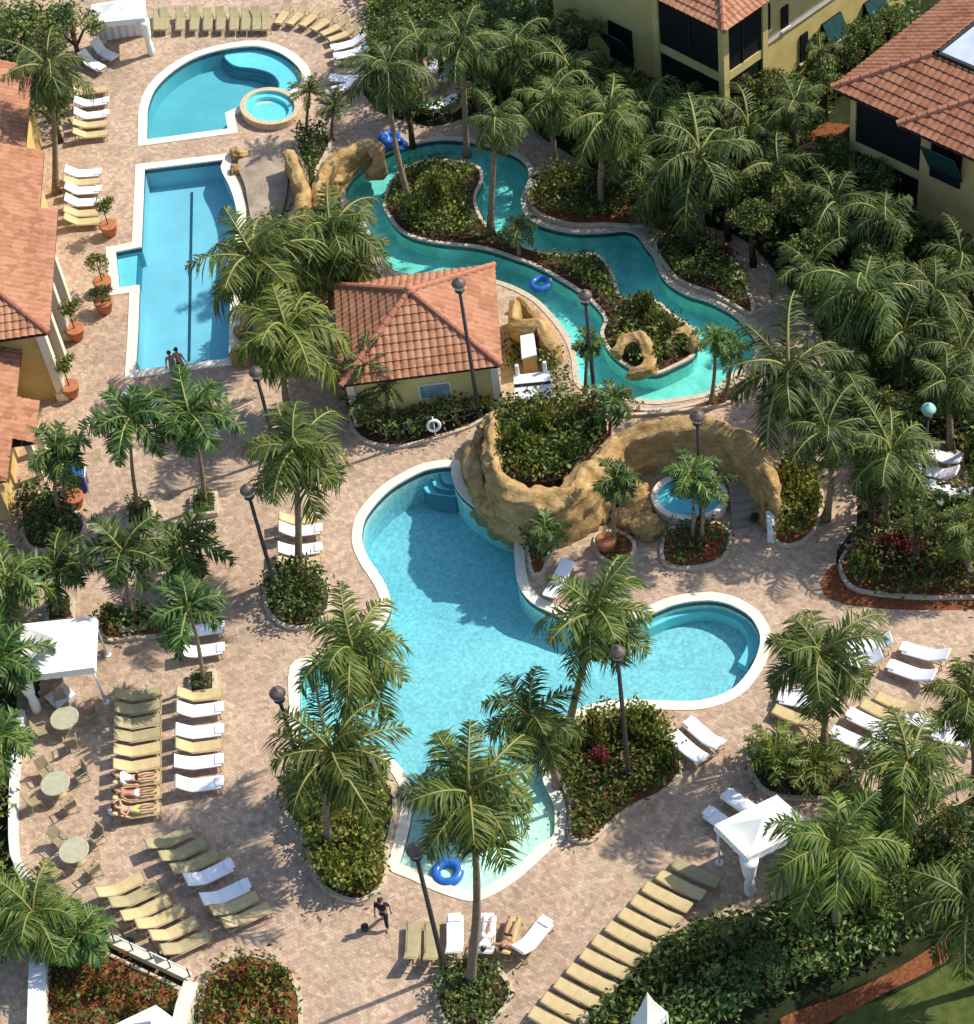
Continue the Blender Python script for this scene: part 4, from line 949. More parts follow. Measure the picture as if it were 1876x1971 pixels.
fan = []
for (a, b, c, d, k) in ((285, 165, 350, 70, 'tan'), (370, 170, 460, 75, 'tan'), (460, 180, 560, 95, 'tan'), (540, 210, 650, 135, 'tan'), (600, 240, 730, 180, 'tan'), (650, 280, 790, 230, 'tan'), (680, 340, 880, 290, 'white'), (700, 400, 870, 365, 'white'), (690, 450, 860, 440, K_), (690, 500, 860, 500, K_), (670, 550, 840, 560, 'white'), (690, 640, 860, 585, 'white')):
    fan.append((((900 + a / 1.876) / 1.9723, b / 1.876 / 1.9723), ((900 + c / 1.876) / 1.9723, d / 1.876 / 1.9723), k))
row(fan, 'the curved fan at the top', 'left', 'loungers fanned behind the half-round pool', 24)
row([((618, v - 4), (544, v + 6), k) for v, k in ((998, 'tan'), (1021, 'white'), (1058, 'white'), (1082, 'tan'))], 'the column above the round bed', 'top', 'loungers above the round bed')
row([((430, 1206), (352, 1218), 'white'), ((430, 1247), (352, 1258), 'white')], 'the pair under the planter palm', 'top', 'white pair under the palm')
ra = [(370, 1596, K_), (397, 1618, K_), (422, 1642, K_), (446, 1664, 'white'), (478, 1702, 'white'), (497, 1722, 'tan'), (521, 1743, 'tan')]
row([((u, v), (u - 76, v + 36), k) for u, v, k in ra], 'the upper bottom-left slanted row', 'top', 'upper slanted row of loungers')
rb = [(276, 1686, 'tan'), (303, 1707, K_), (327, 1729, 'tan'), (354, 1748, 'tan'), (380, 1772, 'tan'), (404, 1797, K_)]
row([((u, v), (u - 74, v + 36), k) for u, v, k in rb], 'the lower bottom-left slanted row', 'top', 'lower slanted row of loungers')
row([((797, 1774), (795, 1828), K_), ((831, 1776), (831, 1828), K_), ((876, 1764), (876, 1822), 'white'), ((940, 1764), (936, 1822), 'white'), ((992, 1764), (976, 1820), 'tan'), ((1054, 1772), (1012, 1826), 'white')], 'the row above the teardrop bed', 'left', 'loungers above the teardrop bed', 38)
rc = [(1323, 1672, K_), (1294, 1696, 'tan'), (1267, 1719, 'tan'), (1245, 1744, 'tan'), (1221, 1769, 'tan'), (1196, 1795, 'tan'), (1170, 1821, 'tan'), (1147, 1848, 'tan'), (1121, 1876, 'tan'), (1097, 1904, 'tan'), (1072, 1932, 'tan'), (1048, 1960, 'tan')]
row([((u - 26, v - 14), (u + 38, v + 20), k) for u, v, k in rc], 'the long row bottom right', 'top', 'long slanted row of loungers', 9)
row([((1326, 1389), (1366, 1424), 'white'), ((1293, 1412), (1334, 1449), 'white')], 'the pair by the red-flowered bed', 'top', 'white pair beside the flower bed', 26)
lounger((1057, 1148), (1096, 1085), 'white', 'lone white towelled sun lounger on the point between the pool lobes', None, 20)
row([((1739, 1246), (1815, 1268), 'white'), ((1714, 1280), (1788, 1306), 'white'), ((1628, 1250), (1696, 1240), 'white'), ((1610, 1285), (1672, 1272), 'white'), ((1512, 1326), (1568, 1322), 'white'), ((1502, 1342), (1562, 1352), 'white'), ((1490, 1363), (1560, 1393), 'tan'),
     ((1688, 1338), (1752, 1366), 'tan'), ((1660, 1352), (1728, 1386), 'tan'), ((1636, 1373), (1706, 1406), 'white'), ((1606, 1408), (1676, 1440), 'white'), ((1682, 1420), (1740, 1450), 'white'), ((1745, 1380), (1815, 1402), 'white'), ((1800, 1412), (1864, 1428), 'white')], 'the cluster right of the pool', 'top', 'loungers in the cluster right of the main pool', 30)
row([((1400, 1528), (1440, 1556), 'white'), ((1362, 1562), (1402, 1590), 'white')], 'the pair by the right cabana', 'top', 'white pair beside the right cabana', 30)
row([((308, 778), (270, 768), 'white'), ((416, 832), (366, 842), 'white')], 'the pair under the upper palms', 'top', 'white pair under the upper palms', 32)
row([((1770, 866), (1816, 880), 'white'), ((1764, 900), (1814, 912), 'white'), ((1790, 932), (1836, 946), 'white')], 'the trio by the green-capped lamp', 'top', 'white loungers by the green-capped lamp', 30)
row([((838, 118), (815, 150), 'white'), ((868, 128), (850, 165), 'white'), ((878, 186), (850, 200), 'white')], 'the group among the top palms', 'top', 'white loungers among the top palms', 30)

# ================================================================ cabanas
def cabana(corners, H_, rise, label, legs=(0, 1, 2, 3), curtain=(), back=None, dark=None):
    """corners: four picture points of the canopy edge, in order round the roof"""
    root = thing('cabana', label, 'cabana')
    c = [P(u, v, H_) for u, v in corners]; cen = sum(c, Vector()) / 4
    mb = MB(); k = 10; ap = cen + Vector((0, 0, rise))
    for i in range(4):
        a, b = c[i], c[(i + 1) % 4]; vs = []; n_ = 8
        for r_ in range(n_ + 1):
            t = r_ / n_
            for s in range(n_ + 1):
                q = a.lerp(b, s / n_); p = q.lerp(ap, t); p.z = H_ + rise * (t ** 1.35) - .10 * math.sin(math.pi * s / n_) * (1 - t) * math.sin(math.pi * min(1, t + .0) ) ; vs.append(p)
        mb.add(vs, [(r_ * (n_ + 1) + s, r_ * (n_ + 1) + s + 1, (r_ + 1) * (n_ + 1) + s + 1, (r_ + 1) * (n_ + 1) + s) for r_ in range(n_) for s in range(n_)])
    mb.build('canopy', 'canvas_white', root, smooth=True)
    mb = MB(); n_ = 14
    for i in range(4):
        a, b = c[i], c[(i + 1) % 4]; out = ((a + b) / 2 - cen); out.z = 0; out.normalize()
        vs = [a.lerp(b, s / n_) + out * (.015 * math.sin(s * 2.2)) for s in range(n_ + 1)] + [a.lerp(b, s / n_) + out * .04 - Vector((0, 0, .30 + (.05 if s % 2 else 0))) for s in range(n_ + 1)]
        mb.add(vs, [(s, s + 1, n_ + 2 + s, n_ + 1 + s) for s in range(n_)])
    mb.build('valance', 'canvas_white', root)
    for i in legs:
        p = cen.lerp(c[i], .93); mb = MB(); mb.tube([(p.x, p.y, 0), (p.x, p.y, H_ + .02)], .05, 8); mb.tube([(p.x, p.y, 0), (p.x, p.y, .05)], .17, 10); mb.build('post', 'white_paint', root, True)
    for i in curtain:
        p = cen.lerp(c[i], .91); mb = MB(); path = []; rs = []
        for t in np.linspace(0, 1, 12):
            z = (H_ - .25) * (1 - t) + .05 * t; path.append((p.x, p.y, z)); rs.append(.16 + .20 * (1 - t) ** 2 + .05 * t - .07 * math.exp(-((z - 1.0) / .2) ** 2))
        mb.tube(path, rs, 12); mb.build('curtain', 'canvas_white', root, True)
    if back is not None:
        a, b = cen.lerp(c[back], .9), cen.lerp(c[(back + 1) % 4], .9); n_ = 24; d = (b - a).normalized(); nn = Vector((-d.y, d.x, 0))
        vs = [a.lerp(b, s / n_) + nn * (.05 * math.sin(s * 1.7)) + Vector((0, 0, -.1)) for s in range(n_ + 1)] + [Vector((q.x, q.y, .08)) for q in [a.lerp(b, s / n_) + nn * (.07 * math.sin(s * 1.7 + .4)) for s in range(n_ + 1)]]
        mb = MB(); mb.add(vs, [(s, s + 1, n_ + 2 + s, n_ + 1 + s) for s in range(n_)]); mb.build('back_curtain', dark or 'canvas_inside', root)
    return root
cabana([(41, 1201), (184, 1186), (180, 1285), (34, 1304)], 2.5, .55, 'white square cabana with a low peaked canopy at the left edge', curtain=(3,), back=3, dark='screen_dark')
cabana([(176, 8), (276, -8), (278, 34), (176, 44)], 2.5, .5, 'white cabana cut by the top edge beside the lounger row', curtain=(2,), back=0, dark='white_shed')
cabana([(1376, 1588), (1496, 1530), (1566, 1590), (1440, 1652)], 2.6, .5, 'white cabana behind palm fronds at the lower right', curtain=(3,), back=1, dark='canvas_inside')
cabana([(1216, 1962), (1256, 1924), (1286, 1950), (1246, 1990)], 2.6, 1.7, 'pale pointed cabana roof cut by the bottom edge right of centre', curtain=())
cabana([(222, 1972), (300, 1935), (375, 1990), (300, 2040)], 2.4, .7, 'white cabana roof cut by the bottom edge at the left', curtain=())
# daybed in the top cabana
mb = MB(); mb.box(P(240, 62) + Vector((0, 0, .3)), (2.2, 1.1, .6)); mb.box(P(240, 52) + Vector((0, 0, .65)), (2.2, .25, .7)); tag(mb.build('daybed', 'white_shed'), 'pale double daybed under the top cabana', 'daybed')
# white panels in the shade by the left cabana
mb = MB(); mb.box(P(122, 1352) + Vector((0, 0, .45)), (1.0, .9, .08), (.8, .6, 0), (-.6, .8, 0)); mb.box(P(122, 1345) + Vector((0, 0, .2)), (.7, .6, .4), (.8, .6, 0), (-.6, .8, 0)); tag(mb.build('ottoman', 'white_shed'), 'pale square ottoman at the mouth of the left cabana', 'ottoman')

# ================================================================ lamps
def lamp(top, basev, label, cap='lamp_cap'):
    B = P(*basev); h = HT(B, *top); T_ = P(top[0], top[1], h)
    root = thing('lamp_post', label, 'lamp post', (B.x, B.y, 0))
    tx, ty = 0, 0
    mb = MB(); mb.tube([(0, 0, 0), (0, 0, .5), (0, 0, .55), (0, 0, h - .5)], [.17, .15, .10, .075], 10); mb.tube([(0, 0, .5), (0, 0, .58)], .17, 10); mb.build('post', 'black_metal', root, True)
    mb = MB(); mb.lathe([(.07, -.55), (.16, -.5), (.22, -.42), (.10, -.36)], 14, (0, 0, h)); mb.build('collar', 'black_metal', root, True)
    mb = MB(); mb.lathe([(.12, -.37), (.22, -.25), (.27, -.08), (.25, .02)], 14, (0, 0, h)); mb.build('globe', 'lamp_glass', root, True)
    mb = MB(); mb.lathe([(.31, -.06), (.32, .0), (.25, .13), (.14, .22), (.05, .27), (.03, .35)], 16, (0, 0, h)); mb.build('cap', cap, root, True)
LAMPS = 'tall black lamp post '
lamp((882, 545), (924, 806), LAMPS + 'standing in front of the hut roof')
lamp((1128, 568), (1146, 770), LAMPS + 'on the near bank of the lazy river')
lamp((1348, 800), (1352, 1012), LAMPS + 'rising in front of the arching rock wall')
lamp((1176, 1256), (1212, 1500), LAMPS + 'in the red-flowered bed')
lamp((560, 1326), (594, 1530), LAMPS + 'at the left shore of the main pool')
lamp((807, 1634), (858, 1876), LAMPS + 'in front of the beach entry')
lamp((486, 940), (536, 1150), LAMPS + 'in the round bed left of the pool')
lamp((506, 712), (536, 880), LAMPS + 'near the corner of the lap pool')
lamp((1772, 786), (1776, 945), 'black lamp post with a green metal cap among the right palms', 'patina')

# ================================================================ tables and chairs
def table_set(u, v, i, where, r=.60, n=4, a0=.4):
    c = P(u, v, .75); t = thing('round_table', 'round olive table ' + where, 'table', (c.x, c.y, 0), 'round tables')
    mb = MB(); mb.lathe([(.02, .70), (r * .97, .70), (r, .72), (r, .755), (r * .97, .77), (.02, .77)], 28); mb.build('table_top', 'table_stone', t)
    mb = MB(); mb.lathe([(.32, 0), (.30, .04), (.07, .1), (.06, .68), (.2, .70)], 14); mb.build('pedestal', 'tan_frame', t, True)
    for k in range(n):
        a = a0 + k * 2 * math.pi / n; d = Vector((math.cos(a), math.sin(a), 0)); q = Vector((c.x, c.y, 0)) + d * (r + .45)
        ch = thing('patio_chair', '%s brown chair clockwise, round table %s' % (NUM[k], where), 'chair', q, 'chairs round the tables', math.atan2(d.y, d.x))
        mb = MB(); mb.box((0, 0, .42), (.46, .48, .05)); mb.build('seat', 'chair_sling', ch)
        mb = MB(); mb.box((.26, 0, .72), (.05, .48, .56), (.96, 0, -.26), (0, 1, 0)); mb.build('backrest', 'chair_sling', ch)
        mb = MB()
        for s in (-1, 1): mb.tube([(.2, s * .26, .64), (-.2, s * .26, .63), (-.22, s * .26, .4)], .022, 6)
        mb.build('armrest', 'tan_frame', ch)
        for x, y in ((-.2, -.22), (-.2, .22), (.22, -.22), (.22, .22)):
            mb = MB(); mb.tube([(x, y, .41), (x * 1.15, y * 1.05, 0)], .02, 6); mb.build('leg', 'tan_frame', ch)
table_set(124, 1382, 0, 'in the cabana shade', a0=.2)
table_set(106, 1508, 1, 'in the full sun by the edge wall', a0=.5)
table_set(142, 1637, 2, 'nearest the slanted lounger rows', a0=.7)

# ================================================================ inner tubes, ring, bin
def inner_tube(u, v, h, R0, label, group='blue inner tubes', tilt=None):
    c = P(u, v, h); mb = MB(); mb.torus((0, 0, 0), R0, R0 * .42, 28, 12); o = mb.build('inner_tube', 'blue_vinyl', smooth=True, loc=c); tag(o, label, 'inner tube', group)
    mb = MB(); mb.box((R0 + R0 * .3, 0, R0 * .4), (.08, .22, .04)); mb.build('handle', 'white_paint', o)
    if tilt: o.rotation_euler = tilt
    return o
inner_tube(1041, 546, .02, .40, 'blue inner tube floating on the lazy river behind the hut')
inner_tube(862, 1680, -.04, .45, 'blue inner tube resting in the shallow beach entry')
for k, (du, dv, hh, lb, tl) in enumerate(((0, 6, .25, 'lowest blue inner tube of the heap by the upper slide', None), (6, 0, .60, 'blue inner tube lying on top of the heap by the slide', (.2, .15, 0)), (-12, 8, .42, 'blue inner tube leaning on the left of the slide heap', (.0, -.7, .4)), (18, 10, .3, 'blue inner tube slumped on the right of the slide heap', (0, .5, .2)))):
    inner_tube(748 + du, 266 + dv, hh, .41, lb, tilt=tl)
c = P(836, 822, .8); lr = thing('ring_stand', 'white life ring on a stand in front of the hut bed', 'life ring', (c.x, c.y, 0))
mb = MB(); mb.torus((0, -.05, .95), .27, .075, 24, 10, ax=(1, 0, 0), ay=(0, .25, .97)); mb.build('life_ring', 'white_paint', lr, True)
mb = MB(); mb.tube([(0, 0.05, 0), (0, .05, 1.4)], .035, 8); mb.build('post', 'white_paint', lr, True)
fence = thing('rope_fence', 'thin rope fence with slim posts along the hut bed', 'fence')
fp = [P(745, 845), P(790, 838), P(835, 828), P(880, 818), P(920, 806)]
for q in fp:
    mb = MB(); mb.tube([q, q + Vector((0, 0, .95))], .03, 6); mb.build('post', 'rope', fence)
mb = MB()
for a, b in zip(fp, fp[1:]):
    for z in (.5, .9): mb.tube([a.lerp(b, t) + Vector((0, 0, z - .10 * math.sin(math.pi * t))) for t in np.linspace(0, 1, 9)], .016, 5)
mb.build('rope', 'rope', fence)
c = P(153, 940); bn_ = thing('towel_bin', 'blue square towel bin under the left palms', 'towel bin', (c.x, c.y, 0))
mb = MB(); mb.prism([(-.42, -.35), (.42, -.35), (.42, .35), (-.42, .35)], .08, 1.15); mb.build('body', 'blue_dark', bn_)
mb = MB(); mb.prism([(-.46, -.39), (.46, -.39), (.46, .39), (-.46, .39)], 1.15, 1.24); mb.build('lid', 'blue_vinyl', bn_)
mb = MB(); mb.tube([(.5, -.3, 0), (.5, -.3, 1.0), (.5, .3, 1.0), (.5, .3, 0)], .03, 6); mb.build('rail', 'white_paint', bn_)
# white pump shed and tank by the hut
c0, c1, c2, c3 = P(989, 722, 1.6), P(1059, 714, 1.6), P(1064, 764, 1.4), P(992, 770, 1.4)
shed = thing('pump_shed', 'low white-roofed pump shed with pale yellow wall right of the hut', 'shed')
mb = MB(); mid = [(c0 + c3) / 2 + Vector((0, 0, .12)), (c1 + c2) / 2 + Vector((0, 0, .12))]
mb.poly([c0, c1, mid[1], mid[0]]); mb.poly([mid[0] - Vector((0, 0, .04)), mid[1] - Vector((0, 0, .04)), c2, c3]); 
for a, b in ((c0, c1), (c2, c3)): mb.poly([a, b, b - Vector((0, 0, .1)), a - Vector((0, 0, .1))])
mb.tube(mid, .07, 6, 1); mb.build('roof', ['white_shed', 'roof_black'], shed)
cc = (c0 + c1 + c2 + c3) / 4; mb = MB(); mb.prism([cc.lerp(p, .93).xy for p in (c0, c1, c2, c3)], 0, 1.33); mb.build('wall', 'stucco_yellow', shed)
for p in (c0.lerp(c1, .12), c0.lerp(c1, .88)):
    mb = MB(); mb.tube([(p.x, p.y, 1.4), (p.x, p.y, 2.2)], .09, 8); mb.build('vent_pipe', 'white_shed', shed)
mb = MB(); d0, d1, d2, d3 = P(1002, 645, 1.2), P(1028, 640, 1.2), P(1034, 682, 1.2), P(1005, 690, 1.2); mb.prism([p.xy for p in (d3, d2, d1, d0)], 1.1, 1.2); mb2 = MB()
o = mb.build('lid', 'patina'); o.data.materials.clear(); o.data.materials.append(MATS['white_shed'])
tk = thing('equipment_box', 'pale flat-topped equipment box under the lower slide wall', 'box'); o.parent = tk
mb = MB(); cc = (d0 + d1 + d2 + d3) / 4; mb.prism([cc.lerp(p, .92).xy for p in (d3, d2, d1, d0)], 0, 1.1); mb.build('body', 'stucco_gold', tk)
# small white sign board and board near the top
mb = MB(); mb.box(P(1010, 178) + Vector((0, 0, 1.4)), (2.0, .1, 1.4), (.8, -.6, 0), (.6, .8, 0)); mb.tube([P(1010, 178), P(1010, 178) + Vector((0, 0, 1))], .06, 6); tag(mb.build('panel', 'white_shed'), 'pale grey panel half hidden among the top palms', 'panel')

# ================================================================ white walls, rails
def wall_run(name, label, pts, wdt, h, mat, cat_='wall', cap=None, sp=.8):
    l = smooth_loop(pts, h, sp, closed=False); root = thing(name, label, cat_)
    vs = []; n_ = len(l)
    def run(w2, z0, z1, nm, mt):
        vs = []
        for i, p in enumerate(l):
            d = (l[min(i + 1, n_ - 1)] - l[max(i - 1, 0)]).normalized(); nn = Vector((-d.y, d.x)) * (w2 / 2)
            for q, z in ((p + nn, z0), (p + nn, z1), (p - nn, z1), (p - nn, z0)): vs.append((q.x, q.y, z))
        fs = [(i * 4 + j, i * 4 + (j + 1) % 4, (i + 1) * 4 + (j + 1) % 4, (i + 1) * 4 + j) for i in range(n_ - 1) for j in range(4)] + [(0, 1, 2, 3), tuple(range(4 * n_ - 4, 4 * n_))]
        m_ = MB(); m_.add(vs, fs); m_.build(nm, mt, root)
    run(wdt, 0, h - .08, 'wall_body', mat)
    run(wdt + .1, h - .078, h, 'cap', cap or mat)
    return root
wall_run('edge_wall', 'thin pale retaining wall curving round the round tables', [(40, 1368), (30, 1440), (24, 1540), (26, 1640), (48, 1690)], .22, .55, 'railing_white', cap='railing_white')
wall_run('white_wall', 'thick white wall running off the bottom edge at the left', [(74, 1762, 1), (72, 1860, 1), (66, 2060, 1)], .55, 1.1, 'trim_cream', cap='white_paint')
wall_run('white_wall', 'white wall stub running to the bottom edge beside the croton dome', [(368, 1890, 1), (352, 1935, 1), (330, 2040, 1)], .45, .9, 'trim_cream', cap='trim_cream')
rl = thing('glass_rail', 'glass railing with pale cap along the bottom left corner bed', 'railing')
a, b = P(190, 1806), P(370, 1890); mb = MB(); d = (b - a); L_ = d.length; d.normalize(); nn = Vector((-d.y, d.x, 0))
mb.box((a + b) / 2 + Vector((0, 0, .2)), (L_, .3, .4), d, nn); mb.build('kerb', 'trim_cream', rl)
mb = MB(); mb.box((a + b) / 2 + Vector((0, 0, .9)), (L_, .05, .06), d, nn); mb.build('top_rail', 'railing_white', rl)
for k in range(6):
    q = a.lerp(b, k / 5); mb = MB(); mb.tube([q + Vector((0, 0, .38)), q + Vector((0, 0, .95))], .03, 6); mb.build('post', 'black_metal', rl)
for (u, v, lb) in ((246, 1818, 'left of the two dark umbrella stands by the glass railing'), (312, 1850, 'right of the two dark umbrella stands by the glass railing')):
    q = P(u, v); t = thing('umbrella_stand', lb, 'umbrella stand', q); mb = MB(); mb.lathe([(.3, 0), (.28, .06), (.06, .1), (.045, .5)], 12); mb.build('foot', 'black_metal', t); mb = MB(); mb.tube([(0, 0, .4), (-.1, .02, 1.6)], [.05, .07], 8); mb.build('closed_shade', 'black_metal', t)
# white slim gate rails beside the pool house
gr = thing('white_gate', 'slim white gate rails beside the far end of the pool house', 'gate')
for k, (u, v, u2, v2) in enumerate(((50, 212, 66, 288), (36, 225, 58, 290), (66, 180, 76, 222))):
    mb = MB(); B = P(u2, v2); h = 2.4; mb.tube([B, P(u, v, 1.6)], .07, 6); mb.build('rail', 'trim_cream', gr)
# dark skimmer pot on the deck
mb = MB(); mb.lathe([(.10, 0), (.13, .03), (.15, .26), (.12, .27)], 12, P(704, 1790)); tag(mb.build('bucket', 'black_metal'), 'small dark bucket on the deck below the palm bed', 'bucket')
mb = MB(); mb.lathe([(.3, 0), (.42, .3), (.46, .62), (.4, .66)], 16, P(1168, 1056)); mb.lathe([(.36, .58), (.02, .6)], 16, P(1168, 1056), 1); tag(mb.build('flower_pot', ['terracotta', 'soil']), 'tall terracotta planter beside the boulders', 'flower pot')
# ================================================================ vegetation
LEAF('palm_leaf', (0.038, 0.074, 0.010), (0.108, 0.158, 0.024), (0.25, 0.278, 0.05), 0.36, 0.55)
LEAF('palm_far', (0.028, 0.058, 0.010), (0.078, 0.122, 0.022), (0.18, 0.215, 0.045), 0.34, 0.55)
LEAF('palm_old', (0.13, 0.085, 0.03), (0.24, 0.18, 0.06), (0.36, 0.29, 0.10), 0.25, 0.55)
LEAF('feather_leaf', (0.028, 0.068, 0.012), (0.075, 0.145, 0.028), (0.16, 0.235, 0.05), 0.30, 0.42)
LEAF('bush_dark', (0.018, 0.042, 0.010), (0.048, 0.088, 0.018), (0.12, 0.165, 0.04), 0.22, 0.45)
LEAF('bush_mid', (0.044, 0.076, 0.010), (0.122, 0.162, 0.026), (0.26, 0.275, 0.06), 0.25, 0.5)
LEAF('bush_bright', (0.07, 0.10, 0.012), (0.21, 0.23, 0.035), (0.42, 0.38, 0.09), 0.30, 0.5)
LEAF('hedge_green', (0.05, 0.12, 0.028), (0.13, 0.25, 0.06), (0.25, 0.38, 0.12), 0.25, 0.5)
LEAF('croton_rust', (0.10, 0.035, 0.012), (0.26, 0.085, 0.025), (0.40, 0.17, 0.05), 0.2, 0.55)
LEAF('croton_wine', (0.035, 0.010, 0.012), (0.11, 0.02, 0.03), (0.22, 0.05, 0.06), 0.2, 0.5)
LEAF('flower_red', (0.22, 0.015, 0.025), (0.40, 0.03, 0.05), (0.55, 0.07, 0.09), 0.2, 0.5)
M('palm_trunk', (0.17, 0.125, 0.075), (0.30, 0.235, 0.155), 3, 0.9, 0.1, bump=0.5, bscale=8, stretch=(1, 1, 5))
M('tree_bark', (0.06, 0.04, 0.026), (0.12, 0.085, 0.055), 5, 0.9, 0.1, bump=0.5)
M('frond_stem', (0.19, 0.19, 0.05), (0.30, 0.28, 0.09), 4, 0.6)
M('coconut', (0.10, 0.07, 0.02), (0.20, 0.15, 0.04), 3, 0.6)
npr = np.random.RandomState(5)

def frond(az, e0, L, droop, nl, leafL, wdt, plume, hang, rng, twist=0.0):
    """one arching frond -> quads (V, Q) of its leaflets and of its stem"""
    ns = 14; pts = []; p = np.zeros(3); e = e0
    ca, sa = math.cos(az), math.sin(az); pts.append(p.copy()); tans = []
    for i in range(ns):
        t = (i + .5) / ns; e = e0 - droop * (t ** 1.25)
        a2 = az + twist * t * t
        d = np.array([math.cos(a2) * math.cos(e), math.sin(a2) * math.cos(e), math.sin(e)]); tans.append(d)
        p = p + d * (L / ns); pts.append(p.copy())
    tans.append(tans[-1]); pts = np.array(pts); tans = np.array(tans)
    V = []; Q = []
    for k in range(nl):
        t = 0.10 + 0.90 * (k + .5) / nl; f = t * ns; i = int(min(f, ns - 1)); fr = f - i
        c = pts[i] * (1 - fr) + pts[i + 1] * fr; d = tans[i]
        s = np.cross(d, [0, 0, 1.0]); s /= (np.linalg.norm(s) + 1e-9); u = np.cross(s, d)
        l = leafL * (0.45 + 1.0 * math.sin(math.pi * min(1, t * .92 + .08)) ** .8) * (0.75 + .25 * (1 - t)) * rng.uniform(.85, 1.12)
        if t > .93: l *= .7
        for sg in (-1, 1):
            if rng.uniform() < .07: continue
            l2 = l; l = l2 * rng.uniform(.68, 1.12)
            lift = rng.uniform(-plume, plume) + (.18 if plume < .3 else 0)
            dirv = s * sg * rng.uniform(.6, 1.0) + d * rng.uniform(.35, .9) + u * lift
            dirv /= np.linalg.norm(dirv)
            wv = np.cross(dirv, u + s * rng.uniform(-.5, .5)); wv /= (np.linalg.norm(wv) + 1e-9); wv *= wdt * rng.uniform(.8, 1.2)
            mid = c + dirv * l * .55; tip = c + dirv * l; mid[2] -= hang * l * .16; tip[2] -= hang * l * .55
            o = len(V); V += [c - wv * .35, c + wv * .35, mid + wv * .5, mid - wv * .5, tip + wv * .06, tip - wv * .06]
            Q += [(o, o + 1, o + 2, o + 3), (o + 3, o + 2, o + 4, o + 5)]; l = l2
    SV = []; SQ = []
    for i in range(ns + 1):
        r = .026 * (1 - .75 * i / ns) * L / 1.0
        d = tans[i]; s = np.cross(d, [0, 0, 1.0]); s /= (np.linalg.norm(s) + 1e-9); u = np.cross(s, d)
        SV += [pts[i] + s * r, pts[i] + u * r, pts[i] - s * r, pts[i] - u * r]
    for i in range(ns):
        for j in range(4): SQ.append((i * 4 + j, i * 4 + (j + 1) % 4, i * 4 + 4 + (j + 1) % 4, i * 4 + 4 + j))
    return np.array(V), np.array(Q), np.array(SV), np.array(SQ)
def crown_mesh(name, seed, nf, leaf, old, nold, droop, nl, leafL, wdt, plume, hang, e_lo, e_hi, wind=0.25):
    rng = np.random.RandomState(seed); Vs = []; Qs = []; Ms = []; off = 0
    for k in range(nf):
        q = k / (nf - 1); e0 = e_hi + (e_lo - e_hi) * (q ** .8); az = k * 2.39996 + rng.uniform(-.25, .25)
        L = (0.74 + .36 * math.sin(math.pi * min(1, .25 + q * .75))) * rng.uniform(.72, 1.18)
        v, qd, sv, sq = frond(az, e0, L, droop * rng.uniform(.8, 1.2), nl, leafL, wdt, plume, hang, rng, twist=wind * rng.uniform(-.6, 1.2) * (1 if math.cos(az) > 0 else -1))
        m = 1 if (k >= nf - nold) else 0
        if m: e0 = rng.uniform(R(-60), R(-35)); L *= .85; v, qd, sv, sq = frond(az, e0, L, .7, nl, leafL * .8, wdt, plume, hang, rng)
        Vs.append(v); Qs.append(qd + off); Ms += [m] * len(qd); off += len(v)
        Vs.append(sv); Qs.append(sq + off); Ms += [2] * len(sq); off += len(sv)
    return fastmesh(name, np.vstack(Vs), np.vstack(Qs), [leaf, old, 'frond_stem'], Ms)
COCO = [crown_mesh('coco_crown', s, 20 + s % 4, 'palm_leaf', 'palm_old', no, 1.55, 42, .29, .026, .35, 1.0, R(-38), R(82), .5) for s, no in ((1, 1), (2, 2), (3, 1), (4, 2), (5, 0), (6, 3))]
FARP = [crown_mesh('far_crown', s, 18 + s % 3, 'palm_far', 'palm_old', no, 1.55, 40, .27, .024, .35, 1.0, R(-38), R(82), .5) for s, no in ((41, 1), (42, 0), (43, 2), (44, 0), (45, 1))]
FEAT = [crown_mesh('feather_crown', s, 12, 'feather_leaf', 'palm_old', 0, 1.85, 44, .25, .038, .85, .5, R(0), R(72), .3) for s in (11, 12, 13, 14)]
SAGO = [crown_mesh('sago_crown', s, 20, 'bush_dark', 'palm_leaf', 2, 1.1, 26, .17, .030, .1, .3, R(-5), R(75), .1) for s in (21, 22, 23)]
SPIK = [crown_mesh('fan_crown', s, 26, 'palm_leaf', 'palm_old', 2, .7, 12, .30, .05, .3, .3, R(-10), R(85), .1) for s in (31, 32)]
KIND = {'far': FARP, 'coco': COCO, 'feat': FEAT, 'sago': SAGO, 'spik': SPIK}
pcount = {}
